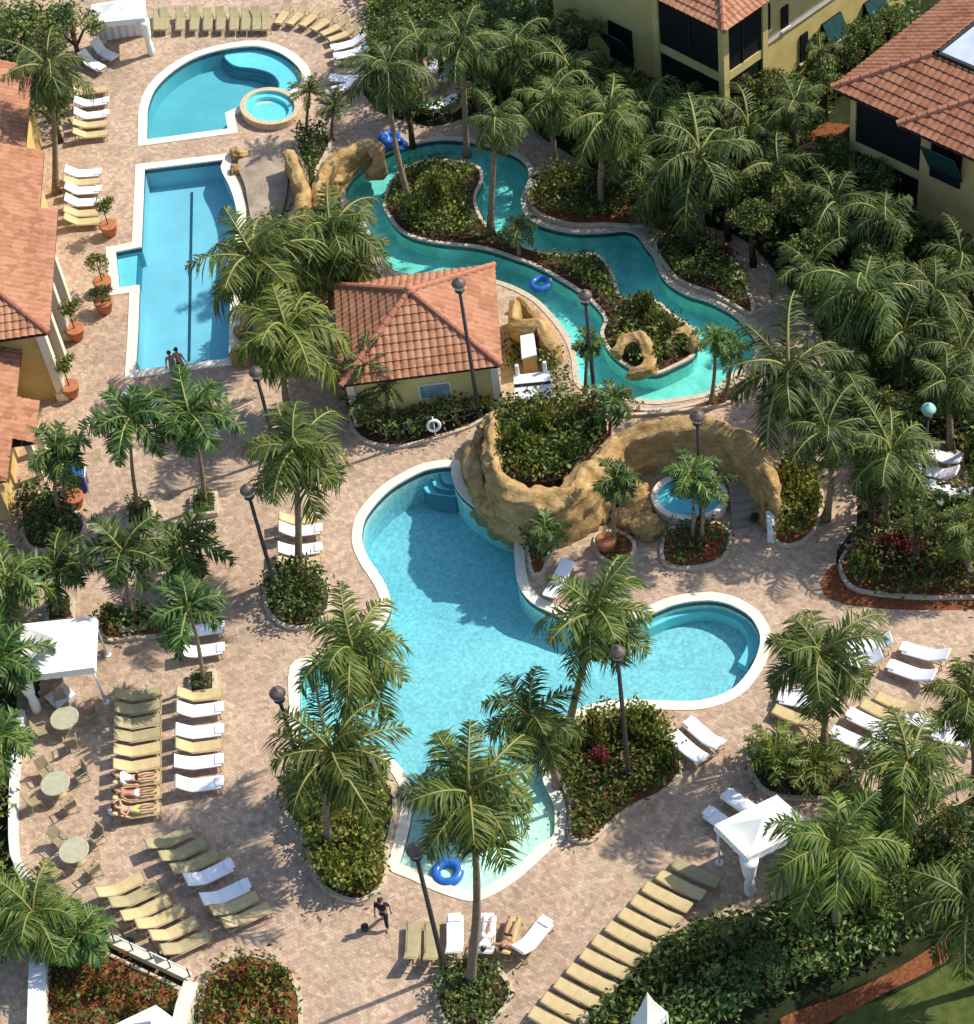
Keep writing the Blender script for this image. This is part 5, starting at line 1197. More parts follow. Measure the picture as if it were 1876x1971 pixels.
def palm(crown, base, rpx, kind, label, group=None, trunks=1, z0=0.0, tr=.15):
    B = P(base[0], base[1], z0); h = max(.6, HT(B, *crown)); Tp = P(crown[0], crown[1], h)
    ppm = FPX / (Tp - CP).dot(FW); rad = rpx / ppm * {'coco': 1.14, 'feat': 1.30 if crown[0] < 420 else 1.0, 'far': 1.0}.get(kind, 1.05)
    root = empty('palm_tree', (B.x, B.y, z0)); tag(root, label, 'palm tree', group)
    i = pcount.get(kind, 0); pcount[kind] = i + 1
    cm = KIND[kind][i % len(KIND[kind])]
    top = Tp - Vector((B.x, B.y, z0)); n = 12; path = []; rs = []
    bend = Vector((rnd.uniform(-1, 1), rnd.uniform(-1, 1), 0)) * top.length * .035
    for k in range(n + 1):
        t = k / n; path.append(Vector((top.x * t ** 1.2, top.y * t ** 1.2, top.z * t)) + bend * math.sin(math.pi * t)); rs.append(tr * (1.0 - .42 * t + .55 * math.exp(-t * 14)) * (1 + .05 * (k % 2)))
    mb = MB(); mb.tube(path, rs, 8); mb.build('trunk', 'palm_trunk', root, True)
    c = link('crown', cm, root, top); c.scale = (rad, rad, rad * rnd.uniform(.9, 1.1)); c.rotation_euler = (rnd.uniform(-.12, .12), rnd.uniform(-.12, .12), rnd.uniform(0, 6.28))
    if kind == 'coco' and rpx > 85:
        mb = MB()
        for k in range(6):
            a = k * 1.05; boulder(mb, (math.cos(a) * .22, math.sin(a) * .22, -.22 - .06 * (k % 2)), .13, k, sub=1)
        mb.build('coconuts', 'coconut', root, True, loc=top)
    return root
PL = [
 ((680, 1252), (652, 1500), 118, 'coco', 'coconut palm leaning over the left shore of the main pool'),
 ((640, 1450), (640, 1640), 128, 'coco', 'broad coconut palm in the lower left pool bed'),
 ((905, 1530), (905, 1900), 140, 'coco', 'tall coconut palm on the teardrop bed, its crown over the beach entry'),
 ((1022, 1385), (1074, 1512), 105, 'coco', 'coconut palm hanging over the water from the red-flowered bed'),
 ((1150, 1182), (1092, 1425), 118, 'coco', 'slender coconut palm crossing the neck of the main pool'),
 ((1580, 1262), (1582, 1470), 120, 'coco', 'coconut palm above the lounger cluster on the right'),
 ((1606, 1632), (1612, 1806), 128, 'coco', 'wide coconut palm covering the right cabana'),
 ((1748, 1470), (1760, 1620), 110, 'coco', 'coconut palm below the lounger cluster on the right'),
 ((1866, 1345), (1880, 1500), 90, 'coco', 'coconut palm cut by the right edge beside the loungers'),
 ((1868, 1740), (1900, 1900), 130, 'coco', 'coconut palm cut by the lower right edge'),
 ((1518, 715), (1526, 930), 138, 'coco', 'tall coconut palm rising behind the arching rock wall'),
 ((1661, 565), (1640, 740), 135, 'coco', 'coconut palm over the path right of the lazy river'),
 ((1716, 870), (1704, 1010), 115, 'coco', 'coconut palm left of the green-capped lamp'),
 ((1172, 225), (1160, 410), 100, 'coco', 'coconut palm on the far bank below the screened house'),
 ((1345, 300), (1352, 450), 136, 'coco', 'wide coconut palm below the screened balconies'),
 ((1064, 192), (1072, 325), 86, 'coco', 'coconut palm above the bend of the lazy river'),
 ((1255, 375), (1256, 432), 84, 'coco', 'coconut palm dipping over the right arm of the lazy river'),
 ((893, 82), (900, 300), 88, 'coco', 'tall brown-trunked coconut palm behind the lazy river'),
 ((746, 130), (797, 416), 92, 'coco', 'tall leaning coconut palm rooted on the river island'),
 ((957, 232), (945, 450), 72, 'coco', 'coconut palm standing in the middle of the river loop'),
 ((490, 500), (505, 690), 122, 'coco', 'bushy coconut palm covering the lap pool edge'),
 ((552, 640), (556, 800), 118, 'coco', 'coconut palm left of the hut roof'),
 ((566, 866), (576, 1100), 118, 'coco', 'coconut palm rooted in the round bed left of the pool'),
 ((636, 445), (640, 590), 100, 'coco', 'dark coconut palm between the rock walls and the hut'),
 ((596, 176), (590, 265), 52, 'sago', 'small dark palm beside the hot tub'),
 ((644, 205), (640, 270), 46, 'sago', 'small palm right of the one by the hot tub'),
 ((1376, 652), (1369, 780), 50, 'feat', 'slim palm on the near river bank, left trunk of a pair', 'river bank palms'),
 ((1408, 668), (1392, 776), 48, 'feat', 'slim palm on the near river bank, right trunk of a pair', 'river bank palms'),
 ((1132, 660), (1128, 760), 50, 'feat', 'dark green palm at the left end of the near river bank'),
 ((1180, 770), (1172, 862), 66, 'feat', 'palm standing between the rock mound and the river'),
 ((1328, 912), (1332, 1050), 70, 'feat', 'dark palm in front of the small spa, left of two', None),
 ((1358, 930), (1352, 1050), 62, 'feat', 'dark palm in front of the small spa, right of two', None),
 ((1186, 925), (1184, 1050), 72, 'feat', 'palm growing among the boulders left of the spa'),
 ((1050, 1020), (1048, 1080), 52, 'feat', 'low palm on the pool shore below the rock wall'),
 ((92, 130), (108, 372), 96, 'coco', 'palm with a tall trunk between the loungers and the pool house'),
 ((250, 805), (272, 995), 82, 'feat', 'dark feathery palm in the left planter of the upper pair'),
 ((366, 800), (396, 976), 90, 'feat', 'dark feathery palm in the planter nearest the lap pool'),
 ((108, 868), (120, 1010), 72, 'feat', 'dark feathery palm beside the yellow house wall'),
 ((236, 1062), (258, 1195), 80, 'feat', 'feathery palm beside the left cabana'),
 ((352, 1050), (352, 1122), 78, 'feat', 'feathery palm above the white lounger pair'),
 ((106, 1095), (118, 1182), 74, 'feat', 'feathery palm behind the left cabana'),
 ((362, 1172), (392, 1320), 84, 'feat', 'feathery palm drooping over the white lounger pair'),
 ((14, 1120), (10, 1260), 84, 'feat', 'feathery palm cut by the left edge above the cabana'),
 ((4, 1270), (0, 1390), 78, 'feat', 'feathery palm cut by the left edge beside the cabana'),
 ((2, 1420), (-6, 1560), 70, 'feat', 'lowest feathery palm on the left edge by the tables'),
 ((64, 1760), (74, 1852), 104, 'coco', 'low palm over the white wall in the bottom left corner'),
 ((150, 1800), (150, 1870), 76, 'feat', 'low spreading palm in the corner bed by the glass railing'),
 ((700, 705), (722, 800), 62, 'sago', 'dark sago palm at the left front corner of the hut'),
 ((742, 745), (748, 812), 50, 'sago', 'sago palm under the front eave of the hut'),
 ((690, 770), (694, 822), 48, 'sago', 'low sago palm at the rounded end of the hut bed'),
 ((1490, 1452), (1492, 1480), 62, 'spik', 'spiky dark red-tipped palm above the right cabana'),
 ((1570, 1470), (1570, 1500), 66, 'spik', 'spiky palm right of the spiky one above the cabana'),
 ((1440, 250), (1450, 370), 105, 'coco', 'coconut palm right of the screened balconies'),
 ((1530, 200), (1532, 360), 72, 'coco', 'thin coconut palm in front of the lit yellow wall'),
 ((1580, 100), (1576, 200), 44, 'coco', 'small palm against the lit yellow wall'),
 ((1555, 70), (1552, 130), 40, 'feat', 'little palm at the narrow windows of the lit yellow wall'),
 ((806, 80), (812, 215), 70, 'coco', 'palm shading the white loungers among the top trees', None),
 ((988, 90), (995, 225), 90, 'coco', 'palm behind the tall brown-trunked palm at the top'),
 ((1096, 130), (1100, 250), 90, 'coco', 'palm in front of the teal shutter wall'),
 ((1246, 215), (1248, 320), 90, 'coco', 'palm at the foot of the screened balconies'),
 ((1800, 560), (1806, 700), 105, 'coco', 'palm below the right house porch', None),
 ((1850, 490), (1856, 600), 84, 'coco', 'palm under the teal shutter of the right house'),
 ((1822, 735), (1830, 860), 84, 'coco', 'palm just above the green-capped lamp'),
 ((1862, 1030), (1866, 1120), 70, 'coco', 'palm in the deep croton bed at the right edge'),
 ((1590, 830), (1590, 1000), 92, 'coco', 'palm shading the path right of the rock wall'),
 ((30, 150), (20, 290), 84, 'coco', 'palm at the far end of the pool house', None),
 ((1050, 70), (1054, 170), 80, 'coco', 'palm left of the teal shutter wall, behind the others'),
 ((1318, 205), (1320, 290), 84, 'coco', 'palm under the corner post of the screened house'),
 ((1200, 300), (1204, 385), 80, 'coco', 'short palm on the mulch bank behind the river'),
 ((1500, 330), (1506, 430), 96, 'coco', 'palm left of the right house porch'),
 ((1610, 390), (1614, 500), 100, 'coco', 'palm in front of the right house porch'),
 ((1740, 640), (1744, 760), 104, 'coco', 'palm at the centre of the right grove'),
 ((1560, 520), (1562, 600), 84, 'coco', 'palm leaning over the shaded river path'),
 ((1700, 420), (1706, 540), 96, 'coco', 'palm below the dark porch corner'),
 ((1850, 680), (1856, 800), 100, 'coco', 'palm at the right edge above the green-capped lamp'),
 ((1620, 720), (1622, 820), 92, 'coco', 'palm right of the tall one behind the rock wall'),
 ((1700, 1560), (1704, 1650), 96, 'coco', 'palm between the cabana palm and the right edge'),
 ((1000, 440), (1000, 490), 46, 'feat', 'small palm on the neck of the river island'),
 ((668, 480), (670, 600), 84, 'coco', 'dark palm leaning toward the hut from the grove'),
]
for it in PL:
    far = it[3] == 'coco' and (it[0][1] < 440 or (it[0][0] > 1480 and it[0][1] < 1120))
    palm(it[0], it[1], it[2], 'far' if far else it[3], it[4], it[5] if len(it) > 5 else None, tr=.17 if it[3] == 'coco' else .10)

# ---- leaf clouds -----------------------------------------------------------------
def leafquads(C, size, up=0.35, rng=npr, aspect=.5):
    size = size * .8; n = len(C); d = rng.normal(size=(n, 3)); d[:, 2] = d[:, 2] * .6 + up; d /= np.linalg.norm(d, axis=1)[:, None]
    a = rng.normal(size=(n, 3)); w_ = np.cross(d, a); w_ /= (np.linalg.norm(w_, axis=1)[:, None] + 1e-9)
    s = (size * rng.uniform(.65, 1.35, size=n))[:, None]
    V = np.stack([C - d * s * .5, C + w_ * s * aspect * .5, C + d * s * .5, C - w_ * s * aspect * .5], axis=1).reshape(-1, 3)
    Q = np.arange(4 * n).reshape(-1, 4); return V, Q
def blobs_mesh(name, blobs, per, size, mats, mixes, seed, up=.3):
    rng = np.random.RandomState(seed); C = []; mi = []
    for bi, (c, r) in enumerate(blobs):
        k = int(per * r * r); d = rng.normal(size=(k, 3)); d /= np.linalg.norm(d, axis=1)[:, None]
        d[:, 2] = np.where(d[:, 2] < -.35, -d[:, 2], d[:, 2])
        rad = r * (rng.uniform(0, 1, size=(k, 1)) ** .28) * rng.uniform(.8, 1.12, size=(k, 1)); C.append(np.array(c) + d * rad * np.array([1, 1, .85]))
        mm = rng.choice(len(mats), p=mixes); mi += list(np.where(rng.uniform(size=k) < .75, mm, rng.choice(len(mats), size=k, p=mixes)))
    C = np.vstack(C); C[:, 2] = np.maximum(C[:, 2], .03)
    V, Q = leafquads(C, size, up, rng); return fastmesh(name, V, Q, mats, mi)
def rand_blobs(seed, n, R_, H_, rlo, rhi, base=0.0):
    r_ = random.Random(seed); out = []
    for i in range(n):
        a = r_.uniform(0, 6.28); q = math.sqrt(r_.uniform(0, 1)) * R_; h = base + (H_ - base) * (1 - (q / (R_ * 1.25)) ** 2) * r_.uniform(.55, 1.0)
        out.append(((math.cos(a) * q, math.sin(a) * q, h), r_.uniform(rlo, rhi)))
    return out
TREE = [blobs_mesh('tree_crown', rand_blobs(40 + s, 24, .82, .62, .20, .38, -.25), 900, .125, ['bush_dark', 'bush_mid', 'bush_bright'], mx, s) for s, mx in ((1, [.6, .35, .05]), (2, [.35, .5, .15]), (3, [.5, .4, .1]), (4, [.25, .5, .25]), (5, [.7, .3, 0]))]
BUSH = {'dark': [blobs_mesh('bush_d', rand_blobs(60 + s, 12, .72, .55, .28, .42, .1), 420, .20, ['bush_dark', 'bush_mid'], [.75, .25], 60 + s) for s in range(3)],
        'mid': [blobs_mesh('bush_m', rand_blobs(70 + s, 12, .72, .55, .28, .42, .1), 420, .20, ['bush_mid', 'bush_dark', 'bush_bright'], [.55, .25, .2], 70 + s) for s in range(3)],
        'bright': [blobs_mesh('bush_b', rand_blobs(80 + s, 12, .72, .55, .28, .42, .1), 420, .22, ['bush_bright', 'bush_mid'], [.75, .25], 80 + s) for s in range(3)],
        'rust': [blobs_mesh('bush_r', rand_blobs(90 + s, 12, .72, .5, .28, .42, .1), 420, .22, ['croton_rust', 'bush_mid', 'bush_bright'], [.5, .3, .2], 90 + s) for s in range(2)],
        'wine': [blobs_mesh('bush_w', rand_blobs(95 + s, 12, .72, .5, .28, .42, .1), 420, .22, ['croton_wine', 'bush_dark', 'flower_red'], [.6, .25, .15], 95 + s) for s in range(2)],
        'red': [blobs_mesh('bush_f', rand_blobs(98 + s, 12, .72, .5, .28, .42, .1), 420, .16, ['flower_red', 'bush_mid', 'bush_bright'], [.5, .35, .15], 98 + s) for s in range(2)]}
def stem_mesh():
    mb = MB(); r_ = random.Random(3)
    for k in range(5):
        a = k * 1.256; mb.tube([(0, 0, 0), (math.cos(a) * .25, math.sin(a) * .25, .3), (math.cos(a) * .45, math.sin(a) * .45, .55)], [.05, .035, .02], 5)
    return mb.mesh('shrub_stems', 'tree_bark')
STEM = stem_mesh()
def shrub(u, v, rpx, kind, label, group=None, z=0.1, tall=2.5, i=[0]):
    i[0] += 1; p = P(u, v, z + .4 * rpx / PXM(u, v)); r = rpx / PXM(u, v) * 1.05
    root = empty('shrub', (p.x, p.y, z), rnd.uniform(0, 6.28)); root.scale = (r, r, r * tall); tag(root, label, 'shrub', group)
    link('foliage', BUSH[kind][i[0] % len(BUSH[kind])], root); link('stem', STEM, root); return root
def tree(u, v, rpx, hc, label, group, i=[0]):
    i[0] += 1; c = P(u, v, hc); ppm = FPX / (c - CP).dot(FW); r = rpx / ppm * 1.08
    root = empty('broadleaf_tree', (c.x, c.y, 0), rnd.uniform(0, 6.28)); tag(root, label, 'tree', group)
    k = link('crown', TREE[i[0] % len(TREE)], root, (0, 0, hc)); k.scale = (r, r, r * rnd.uniform(.85, 1.15))
    mb = MB(); mb.tube([(0, 0, 0), (.05, .05, hc * .5), (0, .1, hc + .1 * r)], [.2, .15, .1], 7)
    for q in range(4):
        a = q * 1.57 + .4; mb.tube([(.03, .05, hc * .55), (math.cos(a) * r * .3, math.sin(a) * r * .3, hc - .05 * r), (math.cos(a) * r * .55, math.sin(a) * r * .55, hc + .2 * r)], [.10, .07, .03], 6)
    mb.build('trunk', 'tree_bark', root, True)
    return root
def cover(loop, label, mats, mixes, hlo, hhi, dens=9, per=9, size=.30, seed=1, z=0.1, spread=.32, avoid=()):
    """dense planting nobody could count, over one ground outline"""
    rng = np.random.RandomState(seed); xs = [p.x for p in loop]; ys = [p.y for p in loop]; st = 1 / math.sqrt(dens); pts = []; hs = []
    x = min(xs)
    while x < max(xs):
        y = min(ys)
        while y < max(ys):
            q = Vector((x + rng.uniform(-.5, .5) * st, y + rng.uniform(-.5, .5) * st))
            if inside(q, loop) and not any(inside(q, a) for a in avoid):
                nz = .5 + .5 * noise.noise(Vector((q.x * .55, q.y * .55, seed))) + .25 * noise.noise(Vector((q.x * 1.6, q.y * 1.6, seed)))
                h = hlo + (hhi - hlo) * max(0, min(1, nz)); pts.append((q.x, q.y)); hs.append(h)
            y += st
        x += st
    if not pts: return
    pts = np.array(pts); hs = np.array(hs); n = len(pts); per = int(per * 1.35)
    C = np.repeat(np.column_stack([pts, np.zeros(n)]), per, axis=0); H = np.repeat(hs, per)
    C[:, :2] += rng.normal(size=(n * per, 2)) * spread * .6; C[:, 2] = z + H * (rng.uniform(.12, 1, size=n * per) ** .6)
    V, Q = leafquads(C, size, .4, rng)
    cl = rng.choice(len(mats), size=n, p=mixes); mi = np.repeat(cl, per); sw = rng.uniform(size=n * per) < .2; mi = np.where(sw, rng.choice(len(mats), size=n * per, p=mixes), mi)
    o = link('ground_cover', fastmesh('ground_cover', V, Q, mats, mi)); tag(o, label, 'planting', None, 'stuff'); return o
fo = lambda pts: ccw(smooth_loop(pts, 0.3, 1.5))
D, Mi, Br = 'bush_dark', 'bush_mid', 'bush_bright'
cover(BEDS['hut'], 'dark low shrubs filling the bed round the hut', [D, Mi], [.75, .25], .5, 1.6, 14, 10, .26, 1)
cover(BEDS['round'], 'dark leafy shrubs filling the round bed', [D, Mi], [.65, .35], .7, 1.5, 18, 11, .27, 2)
cover(BEDS['leftbed'], 'green and yellow shrubs under the lower left palms', [Mi, Br, D], [.40, .42, .18], .6, 1.5, 16, 11, .28, 3)
cover(BEDS['rightbed'], 'mixed green shrubs of the red-flowered bed', [Mi, D, Br], [.5, .28, .22], .3, 1.1, 15, 11, .27, 4, spread=.3)
cover(BEDS['bottom'], 'bright green shrubs in the teardrop bed', [Mi, 'hedge_green', D], [.4, .4, .2], .5, 1.2, 17, 11, .26, 5)
cover(BEDS['rust'], 'rust and green crotons of the domed bed', ['croton_rust', Mi, D], [.4, .4, .2], .4, 1.1, 12, 9, .28, 6)
cover(BEDS['corner'], 'sparse rust crotons in the corner bed', ['croton_rust', Mi, D], [.34, .40, .26], .25, .9, 8, 9, .27, 7)
cover(BEDS['gate'], 'bright green shrubs right of the rock wall', [Br, Mi, D], [.55, .3, .15], .6, 1.5, 15, 11, .27, 8)
cover(BEDS['spa'], 'dark shrubs with red flowers before the spa', [D, 'flower_red', Mi], [.72, .10, .18], .4, 1.1, 14, 10, .24, 9)
cover(BEDS['pots'], 'small shrubs beside the terracotta planter', [D, Mi], [.6, .4], .2, .7, 8, 8, .22, 10)
cover(BEDS['poolside'], 'leafy shrubs on the shore below the rock wall', [D, Mi], [.65, .35], .9, 2.1, 18, 11, .27, 11)
cover(fo([(1000, 1000), (1040, 985), (1100, 985), (1130, 1000), (1120, 1030), (1090, 1020), (1050, 1010), (1012, 1022)]), 'dark plants along the foot of the rock retaining wall', [D, Mi], [.7, .3], .7, 1.7, 16, 10, .27, 43)
cover(BEDS['tubside'], 'dark shrubs between the curved rock walls', [D, 'hedge_green'], [.75, .25], .6, 1.6, 15, 10, .27, 12)
cover(BEDS['grove'], 'undergrowth of the palm grove by the lap pool', [D, Mi], [.65, .35], .4, 1.6, 9, 9, .30, 13)
cover(BEDS['farbank'], 'dense shrubs on the far bank of the lazy river', [D, Mi, Br], [.55, .35, .1], .5, 1.3, 13, 10, .28, 14)
cover(BEDS['nearbank'], 'dense shrubs on the right bank of the lazy river', [Mi, D], [.55, .45], .5, 1.3, 13, 10, .28, 15)
cover(BEDS['southbank'], 'low green shrubs along the near river bank', [Mi, D], [.5, .5], .2, .8, 9, 9, .24, 16)
cover(BEDS['crotons'], 'mixed crotons of the deep right bed', [D, Mi, 'croton_wine', Br], [.5, .25, .17, .08], .4, 1.5, 12, 10, .29, 17)
cover(BEDS['spiky'], 'dark undergrowth above the right cabana', [D, Mi, 'croton_wine'], [.6, .3, .1], .3, 1.1, 12, 9, .28, 18)
cover(BEDS['cabana'], 'small shrubs beside the left cabana', ['hedge_green', D, 'croton_rust'], [.5, .35, .15], .3, 1.0, 11, 9, .25, 19)
cover(BEDS['wall'], 'dark bushes beside the yellow house wall', [D, 'hedge_green'], [.75, .25], .6, 1.5, 15, 10, .28, 20)
cover(BEDS['mound'], 'thick shrubs on the mound behind the rock wall', [Mi, D, Br], [.5, .3, .2], .3, 1.3, 15, 11, .28, 21, z=1.7)
for k in BEDS:
    if k.startswith('sq'): cover(BEDS[k], 'clipped green shrubs in the square planter %s' % {'sq395': 'nearest the lap pool', 'sq272': 'left of the upper pair', 'sq392': 'between the white loungers', 'sq350': 'above the white loungers', 'sq118': 'behind the left cabana', 'sq258': 'beside the left cabana'}[k], [D, Mi], [.6, .4], .25, .7, 30, 9, .2, int(k[2:]), z=.25, spread=.15)
# island
io, ii = isR[0]
sheet('island', offset(io, .10), [], 0.03, 'soil', 'planted soil island inside the lazy river', 'island')
cover(offset(io, .45), 'low dense shrubs covering the river island', [D, Mi, Br], [.45, .45, .1], .25, 1.0, 13, 10, .27, 22)
# forest undergrowth outside the deck
patch_a = ccw(smooth_loop([(1740, 850), (1800, 842), (1850, 870), (1862, 950), (1800, 968), (1745, 945)], 0, .6))
patch_b = ccw(smooth_loop([(796, 112), (850, 95), (890, 120), (896, 200), (850, 220), (806, 190)], 0, .6))
sheet('walkway', patch_a, [], 0.02, 'pavers', 'small paved corner under the white loungers by the green-capped lamp', 'paving')
sheet('walkway', patch_b, [], 0.02, 'pavers', 'small paved corner under the white loungers among the top palms', 'paving')
cover(fo([(1092, 1412), (1150, 1380), (1232, 1372), (1282, 1402), (1306, 1452), (1272, 1448), (1222, 1412), (1150, 1415), (1096, 1450)]), 'yellow-green shrub crest on the pool side of the red-flowered bed', [Br, Mi], [.85, .15], 1.0, 1.7, 16, 10, .28, 41)
cover(fo([(605, 1625), (650, 1590), (720, 1590), (748, 1630), (742, 1690), (690, 1728), (640, 1716), (612, 1680)]), 'speckled yellow-green shrubs at the foot of the lower left bed', [Br, Mi], [.8, .2], 1.0, 1.7, 13, 9, .28, 42)
cover(fo([(716, 20), (712, 150), (740, 205), (830, 232), (900, 214), (965, 196), (1055, 258), (1150, 312), (1215, 346), (1290, 330), (1300, 230), (1240, 130), (1140, 90), (1100, -40), (700, -60)]), 'dark undergrowth beneath the trees at the top', [D, Mi], [.7, .3], .4, 1.8, 5, 9, .42, 23, spread=.5, avoid=[patch_b])
cover(fo([(1225, 350), (1310, 408), (1410, 438), (1465, 470), (1515, 532), (1575, 600), (1625, 710), (1655, 830), (1664, 960), (1660, 1005), (1760, 1000), (2020, 1000), (2050, 500), (1900, 420), (1750, 400), (1640, 330), (1560, 315), (1400, 330), (1300, 300)]), 'dark undergrowth of the grove right of the river', [D, Mi, Br], [.62, .30, .08], .4, 2.0, 5, 9, .42, 24, spread=.5, avoid=[patch_a])
cover(fo([(1400, 300), (1480, 290), (1590, 225), (1620, 160), (1760, 60), (1760, 10), (1700, 30), (1560, 130), (1450, 200), (1400, 240)]), 'green shrubs along the lit yellow wall', ['hedge_green', Mi, D], [.45, .3, .25], .4, 1.8, 6, 9, .38, 25, spread=.5)
cover(fo([(1112, 2020), (1190, 1925), (1262, 1842), (1360, 1782), (1425, 1778), (1562, 1718), (1702, 1636), (1876, 1548), (2100, 1440), (2100, 1620), (1890, 1725), (1740, 1810), (1560, 1880), (1400, 1960), (1300, 2020)]), 'dark hedge mass along the bottom right', [D, Mi], [.75, .25], .7, 1.9, 9, 10, .34, 26, spread=.4)
cover(fo([(1215, 1990), (1330, 1925), (1450, 1862), (1580, 1812), (1700, 1760), (1760, 1775), (1690, 1845), (1560, 1895), (1440, 1950), (1340, 2000), (1240, 2040)]), 'bright green clipped hedge front at the bottom right', ['hedge_green', Mi], [.75, .25], .9, 2.0, 13, 11, .32, 27, spread=.3)
cover(fo([(-60, 1060), (20, 1050), (34, 1200), (28, 1320), (20, 1400), (14, 1560), (14, 1680), (60, 1740), (60, 1800), (-60, 1820)]), 'green planting along the left edge', [Mi, D, Br], [.5, .3, .2], .5, 2.0, 8, 9, .34, 28, spread=.4)
cover(fo([(-60, 60), (40, 30), (140, 25), (165, 45), (130, 90), (138, 180), (135, 255), (100, 265), (75, 200), (40, 170), (-60, 160)]), 'green planting at the top left corner', [Mi, D], [.5, .5], .5, 2.0, 7, 9, .36, 29, spread=.4)
cover(fo([(40, 1775), (62, 1740), (100, 1752), (190, 1800), (180, 1830), (90, 1800)]), 'leafy strip behind the white wall corner', [Mi, D], [.5, .5], .3, 1.0, 9, 9, .3, 30)
cover(fo([(1000, 640), (1020, 630), (1000, 700), (985, 715), (975, 690), (985, 650)]), 'green shrubs between the hut and the lower slide', [D, Mi], [.5, .5], .4, 1.2, 13, 9, .26, 31)
cover(fo([(1030, 690), (1070, 680), (1100, 720), (1100, 770), (1072, 770), (1066, 730)]), 'brownish shrubs beside the pump shed', [D, Mi], [.6, .4], .4, 1.1, 11, 9, .26, 32)

# ---- single shrubs ---------------------------------------------------------------
for (u, v, r, k, lb) in (
 (1160, 1462, 26, 'red', 'left red-flowering shrub in the lower right pool bed'), (1196, 1478, 22, 'red', 'right red-flowering shrub in the lower right pool bed'),
 (1240, 1410, 42, 'bright', 'large yellow-green shrub at the pool side of the red-flowered bed'), (1150, 1420, 38, 'bright', 'yellow-green shrub over the water in the red-flowered bed'),
 (1285, 1470, 28, 'mid', 'green shrub at the lounger side of the red-flowered bed'), (702, 1590, 22, 'red', 'red-leaved shrub in the lower left pool bed'),
 (735, 1590, 30, 'bright', 'yellow-green shrub at the waterline of the lower left bed'), (660, 1670, 40, 'bright', 'large speckled yellow-green shrub in the lower left bed'),
 (585, 1580, 30, 'mid', 'green shrub at the left rim of the lower left bed'), (700, 1700, 30, 'mid', 'green shrub at the bottom tip of the lower left bed'),
 (1530, 930, 44, 'bright', 'bright yellow-green shrub behind the rock wall end'), (1555, 980, 34, 'bright', 'bright shrub at the path corner right of the rock wall'),
 (1730, 1068, 40, 'wine', 'wine-red croton in the deep right bed'), (1775, 1085, 26, 'wine', 'small wine-red croton near the yellow shrub'),
 (1822, 1092, 26, 'bright', 'yellow-green shrub in the deep right bed'), (1660, 1100, 34, 'dark', 'dark shrub at the left tip of the deep right bed'),
 (1325, 1062, 16, 'red', 'small red flowering shrub before the spa'), (1540, 528, 26, 'wine', 'magenta shrub in the shade by the river path'),
 (1395, 492, 18, 'wine', 'dark red shrub at the edge of the river path'), (470, 1900, 36, 'rust', 'orange-leaved croton in the domed bed'),
 (540, 1885, 26, 'mid', 'green croton at the right of the domed bed'), (200, 1900, 26, 'rust', 'orange croton by the glass railing'),
 (120, 1925, 24, 'rust', 'orange croton beside the white wall'), (260, 1945, 22, 'rust', 'orange croton near the bottom cabana roof'),
 (212, 1190, 24, 'mid', 'round green shrub touching the left cabana'), (300, 1195, 20, 'rust', 'reddish shrub right of the left cabana'),
 (1296, 640, 22, 'mid', 'green shrub between the two island rock rings'), (1240, 605, 34, 'mid', 'broad green shrub behind the island rock rings'),
 (850, 375, 40, 'mid', 'green shrub in the middle of the river island'), (800, 410, 34, 'dark', 'dark shrub at the palm foot on the river island'),
 (1050, 820, 34, 'bright', 'yellow-green shrub on the planted mound'), (1000, 860, 34, 'mid', 'leafy shrub at the left of the planted mound'),
 (1100, 880, 30, 'dark', 'dark shrub at the right of the planted mound'), (1455, 1000, 14, 'dark', 'tiny dark shrub by the stone steps'),
): shrub(u, v, r, k, lb, z=1.75 if 'mound' in lb else .1)
# potted plants
def pot(u, v, tall, label, kind='mid'):
    B = P(u, v); root = thing('potted_plant', label, 'potted plant', B, 'potted plants along the pool house')
    mb = MB(); mb.lathe([(.26, 0), (.40, .35), (.44, .62), (.48, .64), (.48, .72), (.40, .72)], 18); mb.build('pot', 'terracotta', root, True)
    mb = MB(); mb.lathe([(.40, .66), (.02, .67)], 18); mb.build('soil', 'soil', root)
    mb = MB(); mb.tube([(0, 0, .66), (.03, 0, .66 + tall)], [.035, .025], 6); mb.build('stem', 'tree_bark', root)
    f = link('foliage', BUSH[kind][0], root, (0, 0, .60 + tall * .75)); f.scale = (.82, .82, .95)
for (u, v, t_, lb, k) in ((214, 452, 1.3, 'tall potted shrub beside the lap pool notch, above the others', 'mid'), (205, 600, .2, 'squat potted shrub below the lap pool notch', 'dark'), (203, 560, 1.2, 'slim potted shrub at the lap pool notch corner', 'bright'),
        (150, 652, 1.4, 'potted tree in a large pot by the middle pilaster', 'mid'), (140, 762, 1.5, 'potted tree in a large pot by the house corner', 'mid'), (148, 975, .6, 'leafy pot beside the blue towel bin', 'dark')):
    pot(u, v, t_, lb, k)

